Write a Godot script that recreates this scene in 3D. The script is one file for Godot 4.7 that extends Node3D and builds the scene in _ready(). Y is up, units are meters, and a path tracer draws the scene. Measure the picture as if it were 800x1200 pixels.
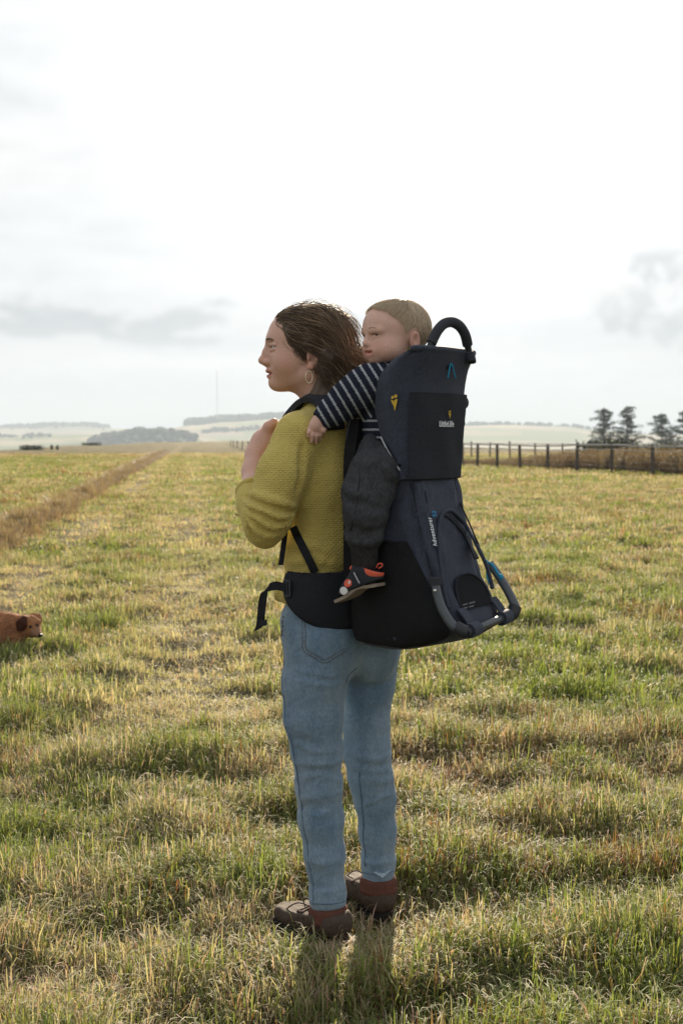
extends Node3D

# Lens of the photograph: 1350 pixels of focal length on an 800 x 1200 picture, eye 1.3 m above the field.
const FPX := 1350.0
const EYE := Vector3(0, 1.3, 0)
const PITCH := -0.0651
const SUN_AZ := 0.07
const SUN_EL := 0.36
const STAND := 3.0

var M := {}
var used_names := {}
var rng := RandomNumberGenerator.new()
var n_big := FastNoiseLite.new()
var n_mid := FastNoiseLite.new()
var n_small := FastNoiseLite.new()


func _ready() -> void:
	rng.seed = 7
	# camera
	var cam := Camera3D.new()
	cam.name = "camera"
	add_child(cam)
	cam.position = EYE
	cam.rotation.x = PITCH
	cam.fov = 47.925
	cam.near = 0.05
	cam.far = 30000.0
	var lens := CameraAttributesPhysical.new()
	lens.frustum_focal_length = 27.0
	lens.frustum_near = 0.05
	lens.frustum_far = 30000.0
	lens.frustum_focus_distance = 2.95
	lens.exposure_aperture = 4.2
	cam.attributes = lens
	# sky, sun, exposure
	var env := Environment.new()
	env.background_mode = Environment.BG_SKY
	env.sky = Sky.new()
	var pano := PanoramaSkyMaterial.new()
	pano.panorama = make_sky()
	env.sky.sky_material = pano
	env.tonemap_mode = Environment.TONE_MAPPER_LINEAR
	env.tonemap_exposure = 2.45
	env.sdfgi_enabled = true
	env.ssao_enabled = true
	env.ssil_enabled = true
	env.fog_enabled = true
	env.fog_density = 0.00032
	env.fog_light_color = Color(0.88, 0.94, 1.0)
	var we := WorldEnvironment.new()
	we.name = "world_environment"
	we.environment = env
	add_child(we)
	var sun := DirectionalLight3D.new()
	sun.name = "sun"
	add_child(sun)
	sun.look_at_from_position(Vector3.ZERO, -sun_way())
	sun.light_energy = 1.6
	sun.light_color = Color(1.0, 0.93, 0.82)
	sun.light_angular_distance = 0.6
	sun.shadow_enabled = true

	n_big.seed = 3
	n_big.frequency = 1.0
	n_big.fractal_octaves = 3
	n_mid.seed = 11
	n_mid.frequency = 1.0
	n_mid.fractal_octaves = 2
	n_small.seed = 23
	n_small.frequency = 1.0
	n_small.fractal_octaves = 1
	make_materials()
	make_field()
	make_hills()
	make_far_things()
	make_fences()
	make_grass()
	make_woman()
	make_carrier()
	make_child()
	make_dog()


func sun_way() -> Vector3:
	return Vector3(cos(SUN_EL) * sin(SUN_AZ), sin(SUN_EL), -cos(SUN_EL) * cos(SUN_AZ))


func make_sky() -> ImageTexture:
	var w := 1536
	var h := 768
	var im := Image.create(w, h, false, Image.FORMAT_RGBF)
	var cl := FastNoiseLite.new()
	cl.seed = 41
	cl.frequency = 1.0
	cl.fractal_octaves = 5
	var edge := FastNoiseLite.new()
	edge.seed = 5
	edge.frequency = 1.0
	edge.fractal_octaves = 4
	var s := sun_way()
	# banks of cloud low in the sky: azimuth, elevation, half widths, how dark
	var banks := [
		[-0.30, 0.098, 0.30, 0.019, 0.52], [-0.07, 0.080, 0.16, 0.012, 0.14], [-0.25, 0.045, 0.22, 0.012, 0.10], [0.21, 0.085, 0.20, 0.016, 0.16],
		[0.24, 0.045, 0.14, 0.012, 0.10], [-0.9, 0.11, 0.4, 0.022, 0.25], [1.0, 0.10, 0.5, 0.02, 0.25], [2.2, 0.11, 0.5, 0.025, 0.25], [-2.3, 0.10, 0.6, 0.02, 0.25],
	]
	# small heaped clouds: azimuth, elevation, radius across, radius up
	var heaps := [[0.262, 0.142, 0.030, 0.024], [0.245, 0.108, 0.050, 0.026], [0.29, 0.095, 0.040, 0.02], [-0.62, 0.16, 0.05, 0.03], [0.6, 0.15, 0.07, 0.035], [1.5, 0.16, 0.08, 0.04], [-1.7, 0.17, 0.09, 0.04], [2.9, 0.15, 0.08, 0.035]]
	for y in h:
		var el := (0.5 - (y + 0.5) / h) * PI
		if el < -0.02:
			im.fill_rect(Rect2i(0, y, w, 1), Color(0.34, 0.34, 0.30))
			continue
		var up := maxf(sin(el), 0.0)
		var base := Vector3(0.372, 0.376, 0.379).lerp(Vector3(0.225, 0.250, 0.285), up)
		for x in w:
			var az := wrapf((x + 0.5) / w * TAU, -PI, PI)
			var d := Vector3(cos(el) * sin(az), sin(el), -cos(el) * cos(az))
			var q := d / (up + 0.16)
			var n := cl.get_noise_3d(q.x * 0.55, 7.0, q.z * 1.3)
			var cover := smoothstep(-0.22, 0.30, n)
			var c := base.lerp(Vector3(0.395, 0.397, 0.399), cover * 0.65)
			var e := edge.get_noise_3d(d.x * 9.0, d.y * 42.0, d.z * 9.0)
			var e2 := edge.get_noise_3d(d.x * 40.0, d.y * 55.0, d.z * 40.0)
			if el < 0.3:
				for bk in banks:
					var r: float = pow((az - bk[0]) / bk[2], 2) + pow((el - bk[1]) / bk[3], 2)
					if r < 4.0:
						var k: float = smoothstep(0.0, 0.75, 1.0 - r + e * 2.2 + e2 * 0.6)
						c = c.lerp(Vector3(0.215, 0.230, 0.248), k * bk[4] * 1.9)
				for hp in heaps:
					var dx: float = (az - hp[0]) / hp[2]
					var dy: float = (el - hp[1]) / hp[3]
					var rr := dx * dx + dy * dy
					if rr < 3.0:
						var k2 := smoothstep(0.0, 0.4, 0.8 - rr + e2 * 1.8)
						c = c.lerp(Vector3(0.205, 0.220, 0.237).lerp(Vector3(0.38, 0.38, 0.38), clampf(dy * 0.5 + 0.2 + e2, 0, 1)), k2 * 0.9)
			c += Vector3.ONE * (e * 0.05 + e2 * 0.015)
			var ang := acos(clampf(d.dot(s), -1, 1))
			var glow := 1.6 * exp(-pow(ang / 0.14, 2)) + 0.26 * exp(-ang / 0.17)
			c += Vector3(1.0, 0.98, 0.94) * glow
			im.set_pixel(x, y, Color(c.x, c.y, c.z))
	return ImageTexture.create_from_image(im)


# ---------------------------------------------------------------- measuring
func ray_of(px: float, py: float) -> Vector3:
	return Vector3((px - 400.0) / FPX, (600.0 - py) / FPX, -1).rotated(Vector3.RIGHT, PITCH)


func P(px: float, py: float, depth: float) -> Vector3:
	var v := ray_of(px, py)
	return EYE + v * (depth / -v.z)


func J(px: float, py: float, dz := 0.0) -> Vector3:
	return P(px, py, STAND + dz)


# the carrier's own axes: B towards its back, L to its left side
const CB := Vector3(0.766, 0, 0.643)
const CL := Vector3(-0.643, 0, 0.766)
const C0 := Vector3(-0.0156, 0, -3.0)


func C(px: float, py: float, s: float) -> Vector3:
	var v := ray_of(px, py)
	return EYE + v * ((C0 + CL * s - EYE).dot(CL) / v.dot(CL))


func K(t: float, y: float, s: float) -> Vector3:
	return C0 + CB * t + CL * s + Vector3(0, y, 0)


# ---------------------------------------------------------------- naming
func numbered(called: String) -> String:
	var n: int = used_names.get(called, 0)
	used_names[called] = n + 1
	return called if n == 0 else "%s_%03d" % [called, n]


func thing(called: String, label: String, category: String, at := Vector3.ZERO, group := "") -> Node3D:
	var o := Node3D.new()
	o.name = numbered(called)
	add_child(o, true)
	o.position = at
	tag(o, label, category, group)
	return o


func tag(o: Node, label := "", category := "", group := "", kind := "") -> Node:
	if label:
		o.set_meta("label", label)
	if category:
		o.set_meta("category", category)
	if group:
		o.set_meta("group", group)
	if kind:
		o.set_meta("kind", kind)
	return o


# a named mesh; shapes are built in world axes, so a part is shifted back by where its thing stands
func put(called: String, mesh: Mesh, mat: Material, parent: Node = null, label := "") -> MeshInstance3D:
	var o := MeshInstance3D.new()
	o.mesh = mesh
	o.material_override = mat
	var host: Node = parent if parent else self
	o.name = called if parent else numbered(called)
	host.add_child(o, true)
	var off := Vector3.ZERO
	var n := host
	while n is Node3D and n != self:
		off += (n as Node3D).position
		n = n.get_parent()
	o.position = -off
	if label:
		o.set_meta("label", label)
	return o


# ---------------------------------------------------------------- smooth bodies
class Blob:
	var kind := PackedByteArray()
	var op := PackedByteArray()
	var a := PackedVector3Array()
	var b := PackedVector3Array()
	var ra := PackedFloat32Array()
	var rb := PackedFloat32Array()
	var kk := PackedFloat32Array()
	var turn: Array[Basis] = []

	func add(k: int, p: Vector3, q: Vector3, r0: float, r1: float, soft: float, o: int, t := Basis()) -> void:
		kind.append(k)
		op.append(o)
		a.append(p)
		b.append(q)
		ra.append(r0)
		rb.append(r1)
		kk.append(soft)
		turn.append(t)

	func cone(p: Vector3, q: Vector3, r0: float, r1: float, soft := 0.02, o := 0) -> void:
		add(0, p, q - p, r0, r1, soft, o)

	func chain(pts: Array, soft := 0.02, o := 0) -> void:
		for i in pts.size() - 1:
			cone(pts[i][0], pts[i + 1][0], pts[i][1], pts[i + 1][1], soft, o)

	func egg(c: Vector3, radii: Vector3, t := Basis(), soft := 0.02, o := 0) -> void:
		add(1, c, radii, 0, 0, soft, o, t.inverse())

	func plane(c: Vector3, n: Vector3, soft := 0.005, o := 2) -> void:
		add(2, c, n.normalized(), 0, 0, soft, o)

	func one(i: int, p: Vector3) -> float:
		var k := kind[i]
		if k == 0:
			var ba := b[i]
			var pa := p - a[i]
			var h := clampf(pa.dot(ba) / maxf(ba.length_squared(), 1e-9), 0.0, 1.0)
			return (pa - ba * h).length() - lerpf(ra[i], rb[i], h)
		if k == 1:
			var q := turn[i] * (p - a[i])
			var r := b[i]
			var u := q / r
			var k0 := u.length()
			var k1 := (u / r).length()
			return k0 * (k0 - 1.0) / k1 if k1 > 1e-6 else -minf(r.x, minf(r.y, r.z))
		return (p - a[i]).dot(b[i])

	func d(p: Vector3, use: PackedInt32Array) -> float:
		var v := 1e3
		for i in use:
			var e := one(i, p)
			var k := kk[i]
			var o := op[i]
			if o == 0:
				var h := maxf(k - absf(v - e), 0.0) / k
				v = minf(v, e) - h * h * k * 0.25
			else:
				if o == 1:
					e = -e
				var h2 := maxf(k - absf(v - e), 0.0) / k
				v = maxf(v, e) + h2 * h2 * k * 0.25
		return v

	func everything() -> PackedInt32Array:
		return PackedInt32Array(range(kind.size()))

	func at(p: Vector3) -> float:
		return d(p, everything())

	func grad(p: Vector3, e := 0.002) -> Vector3:
		var u := everything()
		var c := d(p, u)
		return Vector3(d(p + Vector3(e, 0, 0), u) - c, d(p + Vector3(0, e, 0), u) - c, d(p + Vector3(0, 0, e), u) - c).normalized()

	func onto(p: Vector3, out := 0.0) -> Vector3:
		for i in 4:
			p -= grad(p) * (at(p) - out) * 0.9
		return p

	func hit(from: Vector3, way: Vector3, out := 0.0) -> Vector3:
		var u := everything()
		var w := way.normalized()
		var t := 0.0
		var best := 1e3
		var where := from
		for i in 200:
			var p := from + w * t
			var v := d(p, u) - out
			if v < best:
				best = v
				where = p
			if v < 0.0003:
				return p
			t += maxf(v * 0.7, 0.0004)
			if t > 40.0:
				break
		return where

	func build(cell: float, paint = null, warp = null) -> ArrayMesh:
		var lo := Vector3.ONE * 1e6
		var hi := -lo
		for i in kind.size():
			if op[i] == 0 and kind[i] < 2:
				var r := Vector3.ONE * (maxf(ra[i], rb[i]) if kind[i] == 0 else maxf(b[i].x, maxf(b[i].y, b[i].z)))
				lo = lo.min(a[i] - r)
				hi = hi.max(a[i] + r)
				if kind[i] == 0:
					lo = lo.min(a[i] + b[i] - r)
					hi = hi.max(a[i] + b[i] + r)
		lo -= Vector3.ONE * cell * 2.5
		hi += Vector3.ONE * cell * 2.5
		const S := 4
		var nb := Vector3i(((hi - lo) / (cell * S)).ceil())
		var dx := nb.x * S + 1
		var dy := nb.y * S + 1
		var dz := nb.z * S + 1
		var vals := PackedFloat32Array()
		vals.resize(dx * dy * dz)
		vals.fill(1e3)
		var idx := PackedInt32Array()
		idx.resize(dx * dy * dz)
		idx.fill(-1)
		var blocks: Array[Vector3i] = []
		var rad := cell * S * 0.87
		var all_ := everything()
		var dist := PackedFloat32Array()
		dist.resize(kind.size())
		for bz in nb.z:
			for by in nb.y:
				for bx in nb.x:
					var c := lo + Vector3(bx + 0.5, by + 0.5, bz + 0.5) * (cell * S)
					var near := 1e3
					for i in all_:
						dist[i] = one(i, c)
						if op[i] == 0:
							near = minf(near, dist[i])
					if near > rad * 1.35 + 0.03:
						continue
					var use := PackedInt32Array()
					for i in all_:
						if op[i] == 0:
							if dist[i] < near + rad * 2.15 + kk[i]:
								use.append(i)
						elif op[i] == 1:
							if dist[i] < rad * 2.15 + kk[i]:
								use.append(i)
						elif dist[i] > -(rad * 2.15 + kk[i]):
							use.append(i)
					if absf(d(c, use)) > rad * 1.35 + 0.004:
						continue
					blocks.append(Vector3i(bx, by, bz))
					for z in S + 1:
						for y in S + 1:
							var row := ((bz * S + z) * dy + by * S + y) * dx + bx * S
							var p := lo + Vector3(bx * S, by * S + y, bz * S + z) * cell
							for x in S + 1:
								if vals[row + x] > 900.0:
									vals[row + x] = d(p, use)
								p.x += cell
		var verts := PackedVector3Array()
		var cells := PackedInt32Array()
		var sy := dx
		var sz := dx * dy
		var off := PackedInt32Array([0, 1, sy, sy + 1, sz, sz + 1, sz + sy, sz + sy + 1])
		var cv := PackedFloat32Array()
		cv.resize(8)
		var edges := PackedInt32Array([0, 1, 2, 3, 4, 5, 6, 7, 0, 2, 1, 3, 4, 6, 5, 7, 0, 4, 1, 5, 2, 6, 3, 7])
		for bl in blocks:
			for z in S:
				for y in S:
					for x in S:
						var g := ((bl.z * S + z) * dy + bl.y * S + y) * dx + bl.x * S + x
						var m := 0
						for i in 8:
							if vals[g + off[i]] < 0.0:
								m += 1
						if m == 0 or m == 8:
							continue
						for i in 8:
							cv[i] = vals[g + off[i]]
						var sum := Vector3.ZERO
						var cnt := 0
						for e in 12:
							var i0 := edges[e * 2]
							var i1 := edges[e * 2 + 1]
							var v0 := cv[i0]
							var v1 := cv[i1]
							if (v0 < 0.0) == (v1 < 0.0):
								continue
							var t := v0 / (v0 - v1)
							var p0 := Vector3(i0 & 1, (i0 >> 1) & 1, i0 >> 2)
							sum += p0 + (Vector3(i1 & 1, (i1 >> 1) & 1, i1 >> 2) - p0) * t
							cnt += 1
						idx[g] = verts.size()
						cells.append(g)
						verts.append(lo + (Vector3(bl.x * S + x, bl.y * S + y, bl.z * S + z) + sum / cnt) * cell)
		var ind := PackedInt32Array()
		var step := PackedInt32Array([1, sy, sz])
		for g in cells:
			var v0 := vals[g]
			for ax in 3:
				var v1 := vals[g + step[ax]]
				if (v0 < 0.0) == (v1 < 0.0):
					continue
				var u := step[(ax + 1) % 3]
				var w := step[(ax + 2) % 3]
				if g - u - w < 0:
					continue
				var q0 := idx[g]
				var q1 := idx[g - u]
				var q2 := idx[g - u - w]
				var q3 := idx[g - w]
				if q1 < 0 or q2 < 0 or q3 < 0:
					continue
				if v0 < 0.0:
					ind.append_array([q0, q2, q1, q0, q3, q2])
				else:
					ind.append_array([q0, q1, q2, q0, q2, q3])
		var norm := Blob.normals(verts, ind)
		if warp != null:
			for i in verts.size():
				verts[i] = warp.call(verts[i], norm[i])
			norm = Blob.normals(verts, ind)
		var col := PackedColorArray()
		if paint != null:
			col.resize(verts.size())
			for i in verts.size():
				col[i] = paint.call(verts[i], norm[i])
		return Blob.pack(verts, norm, ind, col)

	static func normals(v: PackedVector3Array, ind: PackedInt32Array) -> PackedVector3Array:
		var n := PackedVector3Array()
		n.resize(v.size())
		for i in range(0, ind.size(), 3):
			var c := (v[ind[i + 2]] - v[ind[i]]).cross(v[ind[i + 1]] - v[ind[i]])
			n[ind[i]] += c
			n[ind[i + 1]] += c
			n[ind[i + 2]] += c
		for i in n.size():
			n[i] = n[i].normalized()
		return n

	static func pack(v: PackedVector3Array, n: PackedVector3Array, ind: PackedInt32Array, col := PackedColorArray(), uv := PackedVector2Array()) -> ArrayMesh:
		var arr := []
		arr.resize(Mesh.ARRAY_MAX)
		arr[Mesh.ARRAY_VERTEX] = v
		arr[Mesh.ARRAY_NORMAL] = n
		arr[Mesh.ARRAY_INDEX] = ind
		if col.size():
			arr[Mesh.ARRAY_COLOR] = col
		if uv.size():
			arr[Mesh.ARRAY_TEX_UV] = uv
		var m := ArrayMesh.new()
		if v.size() and ind.size():
			m.add_surface_from_arrays(Mesh.PRIMITIVE_TRIANGLES, arr)
		return m


# triangles gathered from several shapes
class Heap:
	var v := PackedVector3Array()
	var n := PackedVector3Array()
	var c := PackedColorArray()
	var ind := PackedInt32Array()

	func tri_strip_tube(path: PackedVector3Array, radii: PackedFloat32Array, sides: int, color := Color.WHITE, cap := true, flat := 1.0, across := Vector3.ZERO) -> void:
		var m := path.size()
		var side := across
		var base := v.size()
		for i in m:
			var t := (path[mini(i + 1, m - 1)] - path[maxi(i - 1, 0)]).normalized()
			if side == Vector3.ZERO:
				side = t.cross(Vector3.UP if absf(t.y) < 0.9 else Vector3.RIGHT)
			side = (side - t * side.dot(t)).normalized()
			var up := t.cross(side)
			for k in sides:
				var a := TAU * k / sides
				var o := side * cos(a) + up * sin(a) * flat
				v.append(path[i] + o * radii[i])
				n.append((side * cos(a) * flat + up * sin(a)).normalized())
				c.append(color)
		for i in m - 1:
			for k in sides:
				var p0 := base + i * sides + k
				var p1 := base + i * sides + (k + 1) % sides
				quad(p0, p1, p1 + sides, p0 + sides)
		if cap:
			for e in [0, m - 1]:
				var t2: Vector3 = (path[0] - path[1]).normalized() if e == 0 else (path[m - 1] - path[m - 2]).normalized()
				var mid := v.size()
				v.append(path[e])
				n.append(t2)
				c.append(color)
				for k in sides:
					v.append(v[base + e * sides + k])
					n.append(t2)
					c.append(color)
				for k in sides:
					tri(mid, mid + 1 + k, mid + 1 + (k + 1) % sides)

	func tri(p: int, q: int, r: int) -> void:
		var f := (v[q] - v[p]).cross(v[r] - v[p])
		if f.dot(n[p] + n[q] + n[r]) > 0.0:
			ind.append_array([p, r, q])
		else:
			ind.append_array([p, q, r])

	func quad(p: int, q: int, r: int, s: int) -> void:
		tri(p, q, r)
		tri(p, r, s)

	func face(pts: Array, color := Color.WHITE, normal := Vector3.ZERO) -> void:
		var f: Vector3 = normal if normal != Vector3.ZERO else (pts[1] - pts[0]).cross(pts[2] - pts[0]).normalized()
		var base := v.size()
		for p in pts:
			v.append(p)
			n.append(f)
			c.append(color)
		for i in range(1, pts.size() - 1):
			tri(base, base + i, base + i + 1)

	func box(center: Vector3, size: Vector3, t := Basis(), color := Color.WHITE) -> void:
		for ax in 3:
			for s in [-1.0, 1.0]:
				var nn := Vector3.ZERO
				nn[ax] = s
				var u := Vector3.ZERO
				u[(ax + 1) % 3] = 1.0
				var w := Vector3.ZERO
				w[(ax + 2) % 3] = 1.0
				var h := size * 0.5
				var q := []
				for k in [[-1, -1], [1, -1], [1, 1], [-1, 1]]:
					q.append(center + t * ((nn + u * k[0] + w * k[1]) * h))
				face(q, color, t * nn)

	# a cloth or panel through rows of points, with two faces and a rim
	func sheet(rows: Array, thick: float, color := Color.WHITE) -> void:
		var nr := rows.size()
		var nc: int = rows[0].size()
		var norm := PackedVector3Array()
		for i in nr:
			for j in nc:
				var du: Vector3 = rows[mini(i + 1, nr - 1)][j] - rows[maxi(i - 1, 0)][j]
				var dv: Vector3 = rows[i][mini(j + 1, nc - 1)] - rows[i][maxi(j - 1, 0)]
				norm.append(du.cross(dv).normalized())
		for s in [1.0, -1.0]:
			var base := v.size()
			for i in nr:
				for j in nc:
					v.append(rows[i][j] + norm[i * nc + j] * thick * 0.5 * s)
					n.append(norm[i * nc + j] * s)
					c.append(color)
			for i in nr - 1:
				for j in nc - 1:
					var p := base + i * nc + j
					quad(p, p + 1, p + nc + 1, p + nc)
		var loop := PackedInt32Array()
		for j in nc:
			loop.append(j)
		for i in range(1, nr):
			loop.append(i * nc + nc - 1)
		for j in range(nc - 2, -1, -1):
			loop.append((nr - 1) * nc + j)
		for i in range(nr - 2, 0, -1):
			loop.append(i * nc)
		var mid := Vector3.ZERO
		for k in loop:
			mid += rows[k / nc][k % nc]
		mid /= loop.size()
		for k in loop.size():
			var p0 := loop[k]
			var p1 := loop[(k + 1) % loop.size()]
			var q0: Vector3 = rows[p0 / nc][p0 % nc]
			var q1: Vector3 = rows[p1 / nc][p1 % nc]
			var o0 := norm[p0] * thick * 0.5
			var o1 := norm[p1] * thick * 0.5
			var f := (q1 - q0).cross(norm[p0]).normalized()
			if f.dot((q0 + q1) * 0.5 - mid) < 0.0:
				f = -f
			face([q0 + o0, q1 + o1, q1 - o1, q0 - o0], color, f)

	func mesh() -> ArrayMesh:
		return Blob.pack(v, n, ind, c)


func spline(pts: Array, per := 6) -> PackedVector3Array:
	var out := PackedVector3Array()
	var m := pts.size()
	for i in m - 1:
		var p0: Vector3 = pts[maxi(i - 1, 0)]
		var p1: Vector3 = pts[i]
		var p2: Vector3 = pts[i + 1]
		var p3: Vector3 = pts[mini(i + 2, m - 1)]
		for k in per:
			var t := float(k) / per
			out.append(0.5 * ((2.0 * p1) + (p2 - p0) * t + (2.0 * p0 - 5.0 * p1 + 4.0 * p2 - p3) * t * t + (3.0 * p1 - p0 - 3.0 * p2 + p3) * t * t * t))
	out.append(pts[m - 1])
	return out


func even(r: float, count: int) -> PackedFloat32Array:
	var f := PackedFloat32Array()
	f.resize(count)
	f.fill(r)
	return f


func taper(r0: float, r1: float, count: int) -> PackedFloat32Array:
	var f := PackedFloat32Array()
	for i in count:
		f.append(lerpf(r0, r1, float(i) / maxi(count - 1, 1)))
	return f


func tube_mesh(pts: Array, r: float, sides := 10, per := 6, r_end := -1.0) -> ArrayMesh:
	var h := Heap.new()
	var path := spline(pts, per)
	h.tri_strip_tube(path, taper(r, r if r_end < 0 else r_end, path.size()), sides)
	return h.mesh()


# webbing: a flat band along a path, lying across the given direction at each point
func band_mesh(pts: Array, across: Array, width: float, thick: float, per := 6) -> ArrayMesh:
	var path := spline(pts, per)
	var ways := spline(across, per)
	var rows := []
	for j in 5:
		var row := PackedVector3Array()
		for i in path.size():
			row.append(path[i] + ways[i].normalized() * width * (j / 4.0 - 0.5))
		rows.append(row)
	var h := Heap.new()
	h.sheet(rows, thick)
	return h.mesh()


# ---------------------------------------------------------------- materials
func lin(r: float, g: float, b: float) -> Color:
	return Color(r, g, b).linear_to_srgb()


func texture(size: int, f: Callable) -> ImageTexture:
	var im := Image.create(size, size, false, Image.FORMAT_RGB8)
	for y in size:
		for x in size:
			im.set_pixel(x, y, f.call((x + 0.5) / size, (y + 0.5) / size))
	return ImageTexture.create_from_image(im)


func wrap_noise(nz: FastNoiseLite, u: float, v: float, f: float) -> float:
	var a := TAU * u
	var b := TAU * v
	return nz.get_noise_3d((2.0 + cos(b)) * cos(a) * f, (2.0 + cos(b)) * sin(a) * f, sin(b) * f)


func mat(called: String, color: Color, rough := 0.85, spec := 0.3) -> StandardMaterial3D:
	var m := StandardMaterial3D.new()
	m.resource_name = called
	m.albedo_color = color
	m.roughness = rough
	m.metallic_specular = spec
	M[called] = m
	return m


func planes(m: StandardMaterial3D, per_metre: float, color: Texture2D = null, height: Texture2D = null, relief := 0.0) -> StandardMaterial3D:
	m.uv1_triplanar = true
	m.uv1_world_triplanar = true
	m.uv1_scale = Vector3.ONE * per_metre
	if color:
		m.albedo_texture = color
	if height:
		m.heightmap_enabled = true
		m.heightmap_texture = height
		m.heightmap_scale = relief
	return m


func dyed(m: StandardMaterial3D) -> StandardMaterial3D:
	m.vertex_color_use_as_albedo = true
	return m


func make_materials() -> void:
	var knit := texture(64, func(u, v):
		var row := int(floor(v * 4.0))
		var x: float = fposmod(u * 2.0 + (0.5 if row % 2 else 0.0), 1.0) - 0.5
		var y: float = fposmod(v * 4.0, 1.0) - 0.5
		var h := clampf(1.0 - (x * x * 5.5 + y * y * 4.2), 0, 1)
		return Color(h, h, h))
	var knit_tone := texture(128, func(u, v):
		var h := 0.92 + 0.22 * wrap_noise(n_big, u, v, 2.0) + 0.10 * n_small.get_noise_2d(u * 400.0, v * 400.0)
		return Color(h, h, h))
	var twill := texture(128, func(u, v):
		var h: float = 0.5 + 0.35 * sin(TAU * (u * 16.0 + v * 16.0)) + 0.3 * n_small.get_noise_2d(u * 300.0, v * 90.0)
		return Color(h, h, h))
	var denim_tone := texture(256, func(u, v):
		var h: float = 0.88 + 0.13 * wrap_noise(n_big, u, v, 1.6) + 0.08 * n_small.get_noise_2d(u * 900.0, v * 160.0) + 0.10 * n_small.get_noise_2d(u * 90.0, v * 700.0)
		return Color(h, h, minf(h * 1.02, 1)))
	var weave := texture(64, func(u, v):
		var h: float = 0.5 + 0.25 * sin(TAU * u * 16.0) * sin(TAU * v * 16.0) + 0.4 * n_small.get_noise_2d(u * 200.0, v * 200.0)
		return Color(h, h, h))
	var cloth_tone := texture(128, func(u, v):
		var h: float = 0.9 + 0.25 * wrap_noise(n_big, u, v, 1.5) + 0.08 * n_small.get_noise_2d(u * 300.0, v * 300.0)
		return Color(h, h, h))
	var skin_tone := texture(128, func(u, v):
		var h: float = 0.94 + 0.12 * wrap_noise(n_big, u, v, 2.5)
		return Color(minf(h * 1.02, 1), h * 0.98, h * 0.97))
	var leather := texture(128, func(u, v):
		var h: float = 0.82 + 0.35 * wrap_noise(n_big, u, v, 3.0) + 0.2 * n_small.get_noise_2d(u * 150.0, v * 150.0)
		return Color(h, h * 0.98, h * 0.96))
	var soil := texture(512, func(u, v):
		var h: float = 0.72 + 0.35 * wrap_noise(n_big, u, v, 6.0) + 0.28 * n_small.get_noise_2d(u * 700.0, v * 700.0) + 0.25 * n_mid.get_noise_2d(u * 130.0, v * 130.0)
		return Color(h, h, h * 0.97))

	planes(mat("wool", lin(0.60, 0.475, 0.140), 0.95, 0.15), 46.0, knit_tone, knit, 0.16)
	M.wool.rim_enabled = true
	M.wool.rim = 0.9
	M.wool.rim_tint = 0.6
	planes(mat("denim", lin(0.175, 0.245, 0.305), 0.9, 0.2), 8.0, denim_tone, twill, 0.02)
	dyed(planes(mat("denim_leg", Color.WHITE, 0.9, 0.2), 8.0, denim_tone, twill, 0.02))
	M.denim_leg.rim_enabled = true
	M.denim_leg.rim = 0.5
	M.denim_leg.rim_tint = 0.5
	dyed(mat("fuzz", Color.WHITE, 0.7, 0.3))
	M.fuzz.backlight_enabled = true
	M.fuzz.backlight = Color(0.9, 0.9, 0.9)
	planes(mat("denim_dark", lin(0.115, 0.170, 0.225), 0.9, 0.2), 9.0, denim_tone)
	planes(mat("denim_pale", lin(0.36, 0.44, 0.48), 0.9, 0.2), 9.0, denim_tone)
	mat("thread", lin(0.125, 0.115, 0.105), 0.8)
	planes(mat("navy", lin(0.038, 0.045, 0.066), 0.75, 0.35), 12.0, cloth_tone, weave, 0.02)
	M.navy.rim_enabled = true
	M.navy.rim = 0.5
	M.navy.rim_tint = 0.6
	planes(mat("charcoal", lin(0.026, 0.029, 0.038), 0.8, 0.3), 20.0, cloth_tone, weave, 0.03)
	planes(mat("black_mesh", lin(0.015, 0.015, 0.017), 0.85, 0.25), 20.0, cloth_tone, weave, 0.03)
	planes(mat("webbing", lin(0.020, 0.021, 0.027), 0.8, 0.3), 30.0, cloth_tone, weave, 0.02)
	planes(mat("padding", lin(0.045, 0.047, 0.055), 0.85, 0.25), 14.0, cloth_tone, weave, 0.02)
	mat("piping", lin(0.36, 0.37, 0.38), 0.7)
	mat("foam", lin(0.035, 0.038, 0.045), 0.8, 0.3)
	mat("frame_metal", lin(0.050, 0.057, 0.064), 0.42, 0.5)
	M.frame_metal.metallic = 0.15
	mat("frame_plastic", lin(0.022, 0.024, 0.028), 0.5, 0.4)
	mat("steel", lin(0.6, 0.6, 0.6), 0.3)
	M.steel.metallic = 0.9
	mat("cyan_cord", lin(0.02, 0.24, 0.42), 0.7)
	mat("print_white", lin(0.62, 0.64, 0.66), 0.8, 0.2)
	mat("print_grey", lin(0.20, 0.20, 0.20), 0.8, 0.2)
	mat("print_blue", lin(0.05, 0.22, 0.42), 0.8, 0.2)
	mat("print_yellow", lin(0.55, 0.36, 0.05), 0.8, 0.2)
	dyed(planes(mat("skin", Color.WHITE, 0.55, 0.4), 16.0, skin_tone))
	M.skin.subsurf_scatter_enabled = true
	M.skin.subsurf_scatter_strength = 0.15
	mat("hair", lin(0.10, 0.066, 0.045), 0.5, 0.45)
	mat("hair_strand", Color.WHITE, 0.42, 0.5)
	dyed(M.hair_strand)
	M.hair_strand.backlight_enabled = true
	M.hair_strand.backlight = Color(0.8, 0.8, 0.8)
	mat("eye_white", lin(0.50, 0.46, 0.44), 0.3)
	mat("iris", lin(0.05, 0.05, 0.045), 0.2)
	mat("lash", lin(0.025, 0.016, 0.012), 0.7)
	mat("fair_brow", lin(0.30, 0.19, 0.12), 0.8)
	mat("brow", lin(0.075, 0.048, 0.034), 0.8)
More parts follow.
